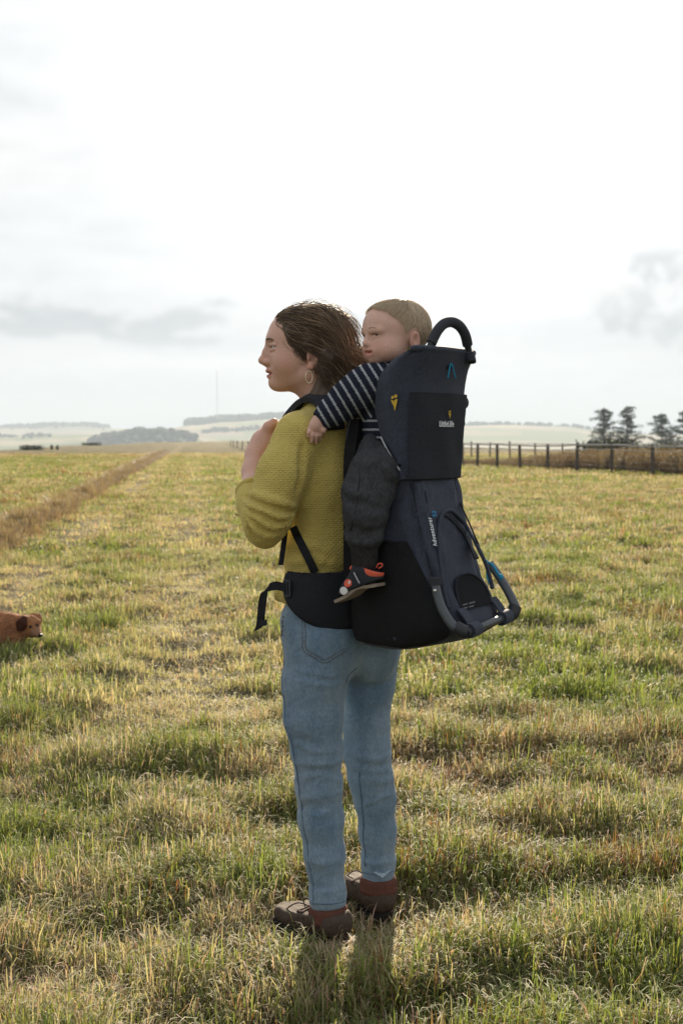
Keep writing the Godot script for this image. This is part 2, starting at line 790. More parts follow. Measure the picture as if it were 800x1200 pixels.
	mat("mouth_dark", lin(0.16, 0.045, 0.04), 0.6)
	mat("gold", lin(0.75, 0.62, 0.42), 0.25)
	M.gold.metallic = 0.9
	planes(mat("boot_leather", lin(0.098, 0.071, 0.055), 0.75, 0.3), 14.0, leather, leather, 0.25)
	planes(mat("boot_collar", lin(0.150, 0.064, 0.048), 0.8, 0.25), 18.0, leather, leather, 0.1)
	mat("boot_sole", lin(0.020, 0.017, 0.015), 0.85)
	mat("lace", lin(0.055, 0.030, 0.026), 0.8)
	dyed(planes(mat("striped_jersey", Color.WHITE, 0.9, 0.2), 20.0, cloth_tone, weave, 0.02))
	planes(mat("grey_cotton", lin(0.055, 0.056, 0.061), 0.9, 0.2), 9.0, cloth_tone, weave, 0.03)
	planes(mat("grey_rib", lin(0.040, 0.036, 0.035), 0.95, 0.15), 9.0, cloth_tone)
	mat("coral", lin(0.62, 0.115, 0.065), 0.7)
	planes(mat("shoe_dark", lin(0.028, 0.032, 0.038), 0.75, 0.3), 25.0, cloth_tone)
	mat("shoe_white", lin(0.60, 0.60, 0.58), 0.7)
	mat("shoe_sole", lin(0.23, 0.185, 0.145), 0.85)
	dyed(planes(mat("fur", Color.WHITE, 0.8, 0.25), 9.0, leather, leather, 0.6))
	mat("nose_black", lin(0.012, 0.011, 0.011), 0.35)
	dyed(planes(mat("field", Color.WHITE, 0.95, 0.15), 0.9, soil, soil, 6.0))
	dyed(mat("hill", Color.WHITE, 0.95, 0.1))
	dyed(mat("blade", Color.WHITE, 0.60, 0.40))
	M.blade.backlight_enabled = true
	M.blade.backlight = Color(1.0, 0.99, 0.82)
	dyed(mat("leafage", Color.WHITE, 0.8, 0.2))
	M.leafage.backlight_enabled = true
	M.leafage.backlight = Color(0.35, 0.35, 0.35)
	planes(mat("bark", lin(0.10, 0.075, 0.055), 0.95), 1.0, leather)
	planes(mat("post_wood", lin(0.13, 0.115, 0.10), 0.95, 0.15), 3.0, leather, leather, 0.3)
	mat("rail_wood", lin(0.30, 0.29, 0.27), 0.9)
	mat("wire", lin(0.10, 0.10, 0.10), 0.6)
	mat("mast_metal", lin(0.22, 0.22, 0.23), 0.6)


# ---------------------------------------------------------------- the field
func pick(table: Array, x: float) -> float:
	if x <= table[0][0]:
		return table[0][1]
	for i in table.size() - 1:
		if x < table[i + 1][0]:
			return lerpf(table[i][1], table[i + 1][1], smoothstep(0, 1, (x - table[i][0]) / (table[i + 1][0] - table[i][0])))
	return table[-1][1]


const CREST := [[-0.7, 100.0], [-0.29, 112.0], [-0.21, 180.0], [-0.148, 290.0], [-0.07, 380.0], [0.06, 330.0], [0.10, 130.0], [0.3, 78.0], [0.7, 80.0], [1.2, 300.0]]


func track_side(x: float, z: float) -> float:
	return x - 0.13 * z  # metres from the line of the farm track through the eye; negative to the left


func ground_h(x: float, z: float) -> float:
	var r := sqrt(x * x + z * z)
	var y := 0.0
	if r < 70.0:
		var k := 1.0 - smoothstep(30.0, 70.0, r)
		y += k * (0.072 * n_mid.get_noise_2d(x * 1.5, z * 2.3) + 0.030 * n_big.get_noise_2d(x * 0.42 + 9.0, z * 0.42))
		var s := track_side(x, z)
		y -= 0.03 * (exp(-pow((s + 0.05) / 0.28, 2)) + exp(-pow((s + 1.5) / 0.3, 2))) * smoothstep(5.0, 8.0, r)
		# the turf lies level under her boots
		y *= 1.0 - exp(-(pow(x + 0.0, 2) + pow(z + 2.96, 2)) / 0.05)
	y -= 30.0 * smoothstep(0.0, 1.0, (r - pick(CREST, atan2(x, -z))) / 520.0)
	return y


# how green, how brown and how bare the turf is there
func turf(x: float, z: float) -> Vector3:
	var r := sqrt(x * x + z * z)
	var s := track_side(x, z)
	# beyond the hay strip's far end the stubble of the next field begins, with a ragged edge
	var next_field := smoothstep(74.0, 77.0, -z - 0.25 * x + 6.0 * n_mid.get_noise_2d(x * 0.08, 4.0))
	var green := 0.60 + 0.75 * n_big.get_noise_2d(x * 0.30, z * 0.42) + 0.5 * n_mid.get_noise_2d(x * 1.1 + 30.0, z * 1.6)
	green -= 0.16 * smoothstep(0.3, 4.0, x - 0.12 * r)
	var brown := 0.16 + 0.8 * n_big.get_noise_2d(x * 0.5 + 60.0, z * 0.7) + 0.3 * n_mid.get_noise_2d(x * 2.0, z * 2.0 + 40.0)
	var bare := 0.0
	if r > 5.0 and r < 200.0:
		var wob := 0.12 * n_mid.get_noise_2d(x * 0.7, z * 0.7)
		bare = 0.9 * exp(-pow((s + 0.05 + wob) / 0.36, 2)) * smoothstep(-0.45, 0.1, n_big.get_noise_2d(5.0, z * 0.22)) * (1.0 - smoothstep(40.0, 70.0, r))
		bare = maxf(bare, 1.0 * exp(-pow((s + 1.50 + wob) / 0.34, 2)) * smoothstep(-0.5, 0.1, n_big.get_noise_2d(8.0, z * 0.15)))
	bare = maxf(bare, smoothstep(0.30, 0.55, n_mid.get_noise_2d(x * 0.45 + 77.0, z * 0.6)) * 0.6 * smoothstep(3.5, 6.0, r))
	if s < -2.5:
		green += 0.18 * sin((s - 2.0) * 0.42)
		brown += 0.15
	green -= 0.45 * next_field
	brown += 0.05 * next_field
	return Vector3(clampf(green, 0, 1), clampf(brown, 0, 1), clampf(bare, 0, 1))


func turf_color(t: Vector3) -> Vector3:
	var c := Vector3(0.36, 0.31, 0.185).lerp(Vector3(0.165, 0.190, 0.058), t.x)
	c = c.lerp(Vector3(0.175, 0.112, 0.050), t.y * 0.6)
	return c.lerp(Vector3(0.47, 0.40, 0.25), t.z)


func make_field() -> void:
	var az := PackedFloat32Array()
	for i in 380:
		az.append(lerpf(-0.62, 0.62, i / 379.0))
	for i in range(1, 110):
		az.append(lerpf(0.62, TAU - 0.62, i / 110.0))
	var rings := PackedFloat32Array([0.4])
	while rings[-1] < 7000.0:
		rings.append(rings[-1] * (1.022 if rings[-1] < 400.0 else 1.07))
	var v := PackedVector3Array()
	var c := PackedColorArray()
	var ind := PackedInt32Array()
	var na := az.size()
	for r in rings:
		for a in az:
			var x := r * sin(a)
			var z := -r * cos(a)
			v.append(Vector3(x, ground_h(x, z), z))
			var t := turf(x, z)
			var k := turf_color(t)
			if r > 560.0:
				var q := n_mid.get_noise_2d(x * 0.0022, z * 0.0022)
				k = Vector3(0.15, 0.17, 0.06).lerp(Vector3(0.34, 0.28, 0.16), smoothstep(-0.1, 0.1, q))
			c.append(Color(k.x, k.y, k.z))
	for i in rings.size() - 1:
		for j in na:
			var p := i * na + j
			var q := i * na + (j + 1) % na
			ind.append_array([p, q + na, q, p, p + na, q + na])
	var hub := v.size()
	v.append(Vector3(0, ground_h(0, 0), 0))
	c.append(c[0])
	for j in na:
		ind.append_array([hub, j, (j + 1) % na])
	var n := Blob.normals(v, ind)
	for i in n.size():
		if n[i].y < 0.0:
			n[i] = -n[i]
	tag(put("field", Blob.pack(v, n, ind, c), M.field), "wide mown field of green and straw coloured turf", "", "", "structure")


# ---------------------------------------------------------------- hills and what stands on them
func ridge(called: String, label: String, dist: float, depth: float, profile: Array, shade: Callable) -> Callable:
	var base := -31.0
	var tops := []
	for p in profile:
		var w := P(p[0], p[1], dist)
		tops.append([w.x, w.y])
	var height := func(x: float, z: float) -> float:
		var top := pick(tops, x * dist / -z)
		var u := clampf((-z - dist) / depth, -1.0, 1.0)
		var rough := 1.6 * n_big.get_noise_2d(x * 0.004, z * 0.004)
		return base + (top - base + rough) * pow(cos(u * PI * 0.5), 1.5)
	var x0: float = tops[0][0]
	var x1: float = tops[-1][0]
	var nx := 150
	var nz := 26
	var v := PackedVector3Array()
	var c := PackedColorArray()
	var ind := PackedInt32Array()
	for i in nz + 1:
		var z := -(dist - depth + 2.0 * depth * i / nz)
		for j in nx + 1:
			var x := lerpf(x0, x1, j / float(nx)) * -z / dist
			var edge := minf(smoothstep(0.0, 0.08, j / float(nx)), smoothstep(0.0, 0.08, 1.0 - j / float(nx)))
			v.append(Vector3(x, base + (height.call(x, z) - base) * edge, z))
			c.append(shade.call(x, z))
	for i in nz:
		for j in nx:
			var p := i * (nx + 1) + j
			ind.append_array([p, p + nx + 1, p + 1, p + 1, p + nx + 1, p + nx + 2])
	var n := Blob.normals(v, ind)
	for i in n.size():
		if n[i].y < 0.0:
			n[i] = -n[i]
	tag(put(called, Blob.pack(v, n, ind, c), M.hill), label, "", "", "structure")
	return height


func leaf_lump(count: int, size: float, seed_: int) -> ArrayMesh:
	var r := RandomNumberGenerator.new()
	r.seed = seed_
	var h := Heap.new()
	for i in count:
		var d := Vector3(r.randfn(), r.randfn(), r.randfn()).normalized()
		var p := d * pow(r.randf(), 0.4) * Vector3(0.5, 0.5, 0.5) + Vector3(0, 0.5, 0)
		p.x += 0.16 * sin(i * 0.7)
		var u := Vector3(r.randfn(), r.randfn(), r.randfn()).normalized() * size
		var w := u.cross(d + Vector3(0.1, 0.2, 0.3)).normalized() * size
		var g := r.randf_range(0.7, 1.25)
		h.face([p - u, p + u * 0.8 - w * 0.5, p + w], Color(g, g, g), (d + Vector3(0, 0.3, 0)).normalized())
	return h.mesh()


func scatter(called: String, label: String, mesh: Mesh, m: Material, spots: Array, host: Node3D = null) -> void:
	var mm := MultiMesh.new()
	mm.transform_format = MultiMesh.TRANSFORM_3D
	mm.use_colors = true
	mm.mesh = mesh
	mm.instance_count = spots.size()
	for i in spots.size():
		mm.set_instance_transform(i, spots[i][0])
		mm.set_instance_color(i, spots[i][1])
	var o := MultiMeshInstance3D.new()
	o.multimesh = mm
	o.material_override = m
	if host:
		o.name = called
		host.add_child(o, true)
		tag(o, "", "", "", "stuff")
		return
	o.name = numbered(called)
	add_child(o, true)
	tag(o, label, "", "", "stuff")


func growth(called: String, label: String) -> Node3D:
	var o := Node3D.new()
	o.name = numbered(called)
	add_child(o, true)
	tag(o, label, "", "", "stuff")
	return o


func wood_spots(height: Callable, pts: Array, dist: float, tall: float, spread: float, count: int, tint: Vector3) -> Array:
	var out := []
	for i in count:
		var t := rng.randf() * (pts.size() - 1)
		var k := mini(int(t), pts.size() - 2)
		var px := lerpf(pts[k], pts[k + 1], t - k)
		var z := -(dist + rng.randfn() * spread)
		var x := (px - 400.0) / FPX * -z
		var s := tall * (0.4 + 0.9 * pow(rng.randf(), 1.5))
		var g := rng.randf_range(0.8, 1.2)
		out.append([Transform3D(Basis(Vector3.UP, rng.randf() * TAU).scaled(Vector3(s * rng.randf_range(0.8, 1.3), s, s)), Vector3(x, height.call(x, z) - s * 0.12, z)), Color(tint.x * g, tint.y * g, tint.z * g)])
	return out


func make_hills() -> void:
	var stubble := Vector3(0.36, 0.30, 0.18)
	var grass := Vector3(0.16, 0.19, 0.075)
	var plough := Vector3(0.24, 0.18, 0.12)
	var fields := func(f: float, seed_: float) -> Callable:
		return func(x: float, z: float) -> Color:
			var q := n_mid.get_noise_3d(x * f, seed_, z * f * 1.5)
			var c := stubble if q > 0.12 else (grass if q < -0.12 else plough.lerp(stubble, 0.5))
			return Color(c.x, c.y, c.z)
	var tint := Vector3(0.045, 0.06, 0.028)
	var lump := leaf_lump(110, 0.2, 4)
	var far_left := ridge("far_hill", "pale blue wooded ridge farthest off at the left horizon", 3700.0, 600.0,
		[[-900, 504], [-300, 500], [-100, 499], [0, 502], [30, 501], [62, 499], [100, 499], [135, 502], [200, 504], [320, 508]], fields.call(0.004, 2.0))
	var low_left := ridge("valley_hill", "low pale green slope of fields across the valley at left", 2300.0, 500.0,
		[[-800, 513], [-200, 512], [0, 511], [60, 509], [130, 509], [200, 513], [330, 518]], fields.call(0.005, 9.0))
	var main_hill := ridge("hill", "broad hazy hill of pale fields along the horizon behind the woman", 2900.0, 900.0,
		[[60, 520], [130, 511], [180, 504], [230, 498], [262, 495], [330, 491], [400, 490], [470, 493], [540, 499], [600, 498], [660, 500], [700, 504], [760, 509], [900, 512], [1300, 508]], fields.call(0.0035, 5.0))
	var knoll := ridge("wooded_hill", "rounded dark wooded knoll in the valley left of the mast", 1800.0, 260.0,
		[[40, 524], [100, 519], [125, 513], [145, 509], [165, 507], [190, 506], [208, 508], [228, 513], [250, 521], [290, 526]], func(_x: float, _z: float) -> Color: return Color(0.10, 0.12, 0.05))
	scatter("hilltop_woods", "long dark wood along the hilltop beside the mast", lump, M.leafage, wood_spots(main_hill, [219, 240, 262, 282, 300, 335], 2900.0, 17.0, 25.0, 420, tint))
	scatter("knoll_woods", "dense trees covering the rounded knoll", lump, M.leafage, wood_spots(knoll, [105, 135, 165, 200, 230], 1780.0, 8.0, 90.0, 520, tint))
	scatter("far_ridge_woods", "faint line of trees on the farthest ridge at left", lump, M.leafage, wood_spots(far_left, [-200, 0, 40, 62, 100, 128], 3700.0, 13.0, 60.0, 420, tint))
	scatter("ridge_woods", "thin line of trees on the hazy ridge right of the carrier", lump, M.leafage, wood_spots(main_hill, [520, 552, 560, 590, 640, 700, 800], 2900.0, 9.0, 20.0, 260, tint))
	var rows := wood_spots(main_hill, [185, 205, 225, 245], 2280.0, 7.0, 14.0, 130, tint)
	rows.append_array(wood_spots(main_hill, [238, 262, 290, 335], 2500.0, 7.0, 12.0, 130, tint))
	rows.append_array(wood_spots(low_left, [-100, 0, 40, 60], 2200.0, 6.0, 20.0, 90, tint))
	scatter("hedgerows", "dark hedgerows between the pale fields on the far slopes", lump, M.leafage, rows)

	# lattice mast on the hill
	var foot := P(254.5, 492.0, 2900.0)
	foot.y = main_hill.call(foot.x, foot.z)
	var top := P(254.5, 434.0, 2900.0).y
	var mast := thing("radio_mast", "tall thin lattice mast standing on the wooded hilltop", "mast", foot)
	var legs := []
	var w := 1.25
	for k in 3:
		var a := TAU * k / 3.0
		legs.append(Vector3(cos(a), 0, sin(a)) * w)
	var tall := top - foot.y
	for l in legs:
		var hh := Heap.new()
		hh.tri_strip_tube(PackedVector3Array([foot + l, foot + l + Vector3(0, tall, 0)]), even(0.22, 2), 5)
		put("leg", hh.mesh(), M.mast_metal, mast)
	var br := Heap.new()
	var y := 0.0
	while y < tall - 3.0:
		for k in 3:
			br.tri_strip_tube(PackedVector3Array([foot + legs[k] + Vector3(0, y, 0), foot + legs[(k + 1) % 3] + Vector3(0, y + 2.6, 0)]), even(0.12, 2), 4)
		y += 2.6
	put("bracing", br.mesh(), M.mast_metal, mast)


func pine(px: float, top_py: float, half_px: float, dist: float, label: String, sd: int) -> void:
	var r := RandomNumberGenerator.new()
	r.seed = sd
	var x := (px - 400.0) / FPX * dist
	var foot := Vector3(x, ground_h(x, -dist), -dist)
	var tall := P(px, top_py, dist).y - foot.y
	var wide := half_px / FPX * dist * 1.15
	var t := thing("pine_tree", label, "tree", foot, "pines beyond the fence")
	var trunk := Heap.new()
	var bend := Vector3(r.randf_range(-0.4, 0.4), 0, r.randf_range(-0.4, 0.4))
	var axis := func(h: float) -> Vector3: return foot + Vector3(0, h * tall, 0) + bend * sin(h * 3.0) - Vector3(0, 0.4, 0) * (1.0 - h)
	var path := PackedVector3Array()
	for i in 10:
		path.append(axis.call(i / 9.0))
	trunk.tri_strip_tube(path, taper(0.34, 0.05, 10), 8)
	var crown := Heap.new()
	var limbs := 38
	for i in limbs:
		var h := lerpf(0.40, 0.985, pow((i + r.randf()) / limbs, 1.2))
		var a := i * 2.4 + r.randf() * 0.8
		var reach := wide * (1.0 - pow(maxf(0.0, (h - 0.45) / 0.56), 1.5) * 0.88) * r.randf_range(0.5, 1.15)
		var p0: Vector3 = axis.call(h - 0.03)
		var p1 := p0 + Vector3(cos(a) * reach, reach * r.randf_range(-0.05, 0.3), sin(a) * reach)
		trunk.tri_strip_tube(PackedVector3Array([p0, p0.lerp(p1, 0.5) + Vector3(0, -0.1, 0), p1]), taper(0.10, 0.025, 3), 5, Color.WHITE, false)
		for k in 3:
			var c := p0.lerp(p1, 0.45 + 0.3 * k) + Vector3(r.randfn(), r.randfn() * 0.5 + 0.2, r.randfn()) * 0.25
			var spread := Vector3(0.95, 0.42, 0.95) * r.randf_range(0.6, 1.2) * lerpf(1.1, 0.7, h)
			for q in 46:
				var d := Vector3(r.randfn(), r.randfn(), r.randfn()).limit_length(1.5) * spread * 0.7
				var u := Vector3(r.randfn(), r.randfn() + 0.4, r.randfn()).normalized() * 0.32
				var s := u.cross(Vector3(r.randfn(), r.randfn(), r.randfn())).normalized() * 0.085
				var g := r.randf_range(0.7, 1.3)
				crown.face([c + d - s, c + d + s, c + d + u], Color(0.040 * g, 0.062 * g, 0.032 * g), (d.normalized() + Vector3(0, 0.4, 0)).normalized())
	put("trunk", trunk.mesh(), M.bark, t)
	tag(put("crown", crown.mesh(), M.leafage, t), "", "", "", "stuff")


func shrub(px: float, dist: float, wide: float, tall: float, called: String, label: String, sd: int, tint := Vector3(0.05, 0.06, 0.03), group := "") -> void:
	var x := (px - 400.0) / FPX * dist
	var foot := Vector3(x, ground_h(x, -dist) - 0.03, -dist)
	var r := RandomNumberGenerator.new()
	r.seed = sd
	var t := thing(called, label, "hedge" if wide > tall * 2.0 else "bush", foot, group)
	var stems := Heap.new()
	var leaves := Heap.new()
	for i in 9:
		var tip := foot + Vector3(r.randf_range(-0.42, 0.42) * wide, tall * r.randf_range(0.6, 0.95), r.randf_range(-0.2, 0.2) * minf(wide, tall * 2.0))
		var root := foot.lerp(Vector3(tip.x, foot.y, tip.z), 0.8)
		stems.tri_strip_tube(PackedVector3Array([root, root.lerp(tip, 0.5) + Vector3(0.02, 0, 0.01), tip]), taper(0.03 * tall, 0.01 * tall, 3), 5)
	for i in int(520 * clampf(wide / tall, 1.0, 4.0)):
		var a := Vector3(r.randf_range(-1, 1), r.randf(), r.randf_range(-1, 1))
		if Vector2(a.x, a.z).length() > 1.0 or (a.y > 0.75 and n_mid.get_noise_2d(a.x * 3.0 + sd, a.z * 2.0) < 0.0):
			continue
		var p := foot + Vector3(a.x * wide * 0.5, a.y * tall, a.z * minf(wide * 0.5, tall))
		var s := tall * 0.15
		var u := Vector3(r.randfn(), r.randfn(), r.randfn()).normalized() * s
		var w := u.cross(Vector3(r.randfn(), r.randfn(), r.randfn())).normalized() * s * 0.6
		var g := r.randf_range(0.7, 1.3)
		leaves.face([p - w, p + w, p + u], Color(tint.x * g, tint.y * g, tint.z * g), (Vector3(a.x, a.y, a.z) + Vector3(r.randfn(), r.randfn(), r.randfn()) * 0.3).normalized())
	tag(put("stem", stems.mesh(), M.bark, t), "", "", "", "stuff")
	tag(put("foliage", leaves.mesh(), M.leafage, t), "", "", "", "stuff")


func make_far_things() -> void:
	pine(706, 476.5, 18, 250, "ragged dark pine standing left of its close twin, beyond the fence", 5)
	pine(732, 475, 16, 252, "slim dark pine with an open round top, right of its close twin", 12)
	pine(773, 483, 20, 248, "broad dense dark pine standing apart, beyond the last fence posts", 23)
	pine(802, 477, 18, 250, "dark pine cut off by the right edge of the view", 31)
	shrub(38, 114, 2.5, 0.52, "hedge", "long low dark hedge on the crest of the field at far left", 3, Vector3(0.025, 0.035, 0.018))
	shrub(61.5, 118, 0.22, 0.5, "small_bush", "left one of two tiny dark bushes on the crest near the low hedge", 4)
	shrub(68, 118, 0.22, 0.48, "small_bush", "right one of two tiny dark bushes on the crest near the low hedge", 6)
	shrub(108, 175, 3.2, 0.5, "hedge", "thin faint dark hedge on the crest of the field below the knoll", 7)
	shrub(700, 66, 2.4, 1.1, "roadside_bush", "dark bush behind the fence under the left pair of pines", 8, Vector3(0.05, 0.06, 0.03))
	shrub(727, 64, 1.8, 1.2, "roadside_bush", "dark bush behind the fence under the slim pine", 9, Vector3(0.045, 0.05, 0.03))
	shrub(775, 58, 3.0, 0.95, "roadside_bush", "olive green bush behind the fence near the right edge", 10, Vector3(0.14, 0.13, 0.05))


func post_fence(posts: Array, tall: float, thick: float, label: String, rails: Array, rail_r: float) -> void:
	var base: Vector3 = posts[0]
	var t := thing("post_fence", label, "fence", base)
	for p in posts:
		var h := Heap.new()
		var lean := Vector3(rng.randfn() * 0.02, 0, rng.randfn() * 0.02)
		var th: float = tall * rng.randf_range(0.96, 1.06)
		h.tri_strip_tube(PackedVector3Array([p - Vector3(0, 0.2, 0), p + Vector3(0, th - 0.03, 0) + lean, p + Vector3(0, th, 0) + lean]), PackedFloat32Array([thick, thick * 0.95, thick * 0.6]), 9)
		put("post", h.mesh(), M.post_wood, t)
	for k in rails:
		var h2 := Heap.new()
		var path := PackedVector3Array()
		for i in posts.size():
			path.append(posts[i] + Vector3(0, tall * k[0], 0.07))
			if i < posts.size() - 1:
				path.append((posts[i] + posts[i + 1]) * 0.5 + Vector3(0, tall * k[0] - 0.015, 0.07))
		h2.tri_strip_tube(path, even(k[1], path.size()), 6)
		put("rail" if k[1] > 0.015 else "wire", h2.mesh(), M.rail_wood if k[1] > 0.015 else M.wire, t)


func make_fences() -> void:
	var posts := []
	var px := [523.0, 541.0, 559.0, 582.0, 609.0, 641.0, 675.0, 716.0, 764.0, 820.0]
	for i in px.size():
		var d := lerpf(54.5, 36.5, i / 9.0)
		var x: float = (px[i] - 400.0) / FPX * d
		posts.append(Vector3(x, ground_h(x, -d), -d))
	post_fence(posts, 1.02, 0.065, "weathered timber post fence with pale top rail along the field edge", [[0.96, 0.032], [0.80, 0.018], [0.60, 0.008], [0.42, 0.008], [0.25, 0.008]], 0.03)
	var back := []
	px = [535.0, 552.0, 573.0, 597.0, 626.0, 658.0, 695.0, 740.0, 790.0, 845.0]
	for i in px.size():
		var d := lerpf(74.0, 52.0, i / 9.0)
		var x: float = (px[i] - 400.0) / FPX * d
		back.append(Vector3(x, ground_h(x, -d), -d))
	post_fence(back, 1.0, 0.05, "second thinner post fence standing farther back behind the weeds", [[0.93, 0.02], [0.6, 0.008]], 0.02)
	# dark rails lying beyond the woman's arm
	var a := P(270, 519.5, 165)
	var b := P(300, 529.5, 95)
	var pen := []
	for i in 6:
		var q := a.lerp(b, i / 5.0)
		pen.append(Vector3(q.x, ground_h(q.x, q.z), q.z))
	post_fence(pen, 0.85, 0.06, "short dark fence in the distance beside the woman's forearm", [[0.9, 0.03], [0.55, 0.03], [0.25, 0.03]], 0.03)
	# dead weeds along and behind the fence
	var stalks := []
	for k in 3:
		stalks.append(stalk_mesh(40 + k))
	var spots := [[], [], []]
	for i in 2600:
		var f := pow(rng.randf(), 0.75)
		var d := lerpf(55.0, 36.0, f) + rng.randf_range(-0.15, 9.0 * f + 0.6)
		var x: float = (lerpf(520.0, 860.0, pow(f, 1.25)) - 400.0) / FPX * lerpf(54.5, 36.5, pow(f, 1.1)) + rng.randf_range(-0.6, 1.2)
		var s := rng.randf_range(0.35, 0.8) * lerpf(0.45, 1.15, smoothstep(0.2, 0.7, f))
		var g := rng.randf_range(0.7, 1.2)
		var c := Vector3(0.13, 0.078, 0.055).lerp(Vector3(0.20, 0.165, 0.10), rng.randf())
		spots[i % 3].append([Transform3D(Basis(Vector3.UP, rng.randf() * TAU).scaled(Vector3(s * 1.4, s, s * 1.4)), Vector3(x, ground_h(x, -d) - 0.02, -d)), Color(c.x * g, c.y * g, c.z * g)])
	var weeds := growth("dead_weeds", "reddish brown dead weeds growing along the post fence")
	for k in 3:
		scatter("stalks", "", stalks[k], M.blade, spots[k], weeds)


func stalk_mesh(sd: int) -> ArrayMesh:
	var r := RandomNumberGenerator.new()
	r.seed = sd
	var h := Heap.new()
	for i in 12:
		var p := Vector3(r.randfn() * 0.14, 0, r.randfn() * 0.14)
		var tip := p + Vector3(r.randfn() * 0.14, r.randf_range(0.55, 1.0), r.randfn() * 0.14)
		var a := r.randf() * TAU
		var s := Vector3(cos(a), 0, sin(a)) * 0.006
		var g := r.randf_range(0.75, 1.25)
		h.face([p - s, p + s, tip + s * 0.5, tip - s * 0.5], Color(g, g, g))
		for k in 9:
			var q := p.lerp(tip, r.randf_range(0.35, 1.0))
			var o := Vector3(r.randfn(), r.randfn() * 0.8 + 0.4, r.randfn()).normalized() * 0.07
			var w := o.cross(Vector3(r.randfn(), r.randfn(), r.randfn())).normalized() * 0.014
			h.face([q - w, q + w, q + o], Color(g, g * 0.95, g * 0.9))
	return h.mesh()


func tuft_mesh(sd: int, blades: int, spread: float, low: float, high: float, width: float, droop: float) -> ArrayMesh:
	var r := RandomNumberGenerator.new()
	r.seed = sd
	var h := Heap.new()
	for i in blades:
		var a := r.randf() * TAU
		var p := Vector3(cos(a), 0, sin(a)) * spread * sqrt(r.randf())
		p.y = -0.012
		var b := a + r.randfn() * 1.1
		var out := Vector3(cos(b), 0, sin(b))
		var side := Vector3(-sin(b + r.randfn() * 0.5), 0, cos(b + r.randfn() * 0.5))
		var tall := lerpf(low, high, pow(r.randf(), 1.4))
		var lean := r.randf_range(0.1, 1.0) * droop
		var p1 := p + Vector3(0, tall * 0.5, 0) + out * tall * 0.22 * lean
		var p2 := p + Vector3(0, tall * (0.86 - 0.15 * lean), 0) + out * tall * 0.55 * lean
		var p3 := p + Vector3(0, tall * (1.0 - 0.42 * lean), 0) + out * tall * 0.95 * lean
		var w := side * width * r.randf_range(0.6, 1.2) * 0.5
		var k := r.randf()
		var g := r.randf_range(0.75, 1.25)
		var c := Color(g, g, g) if k < 0.55 else (Color(1.55 * g, 1.30 * g, 1.7 * g) if k < 0.8 else Color(1.05 * g, 0.76 * g, 0.95 * g))
		var base := h.v.size()
		var n0 := (p1 - p).cross(side).normalized()
		var n2 := (p3 - p2).cross(side).normalized()
		for q in [[p - w, n0], [p + w, n0], [p1 - w, n0], [p1 + w, n0], [p2 - w * 0.75, n2], [p2 + w * 0.75, n2], [p3, n2]]:
			h.v.append(q[0])
			h.n.append(q[1])
			h.c.append(c)
		h.quad(base, base + 1, base + 3, base + 2)
		h.quad(base + 2, base + 3, base + 5, base + 4)
		h.tri(base + 4, base + 5, base + 6)
	return h.mesh()


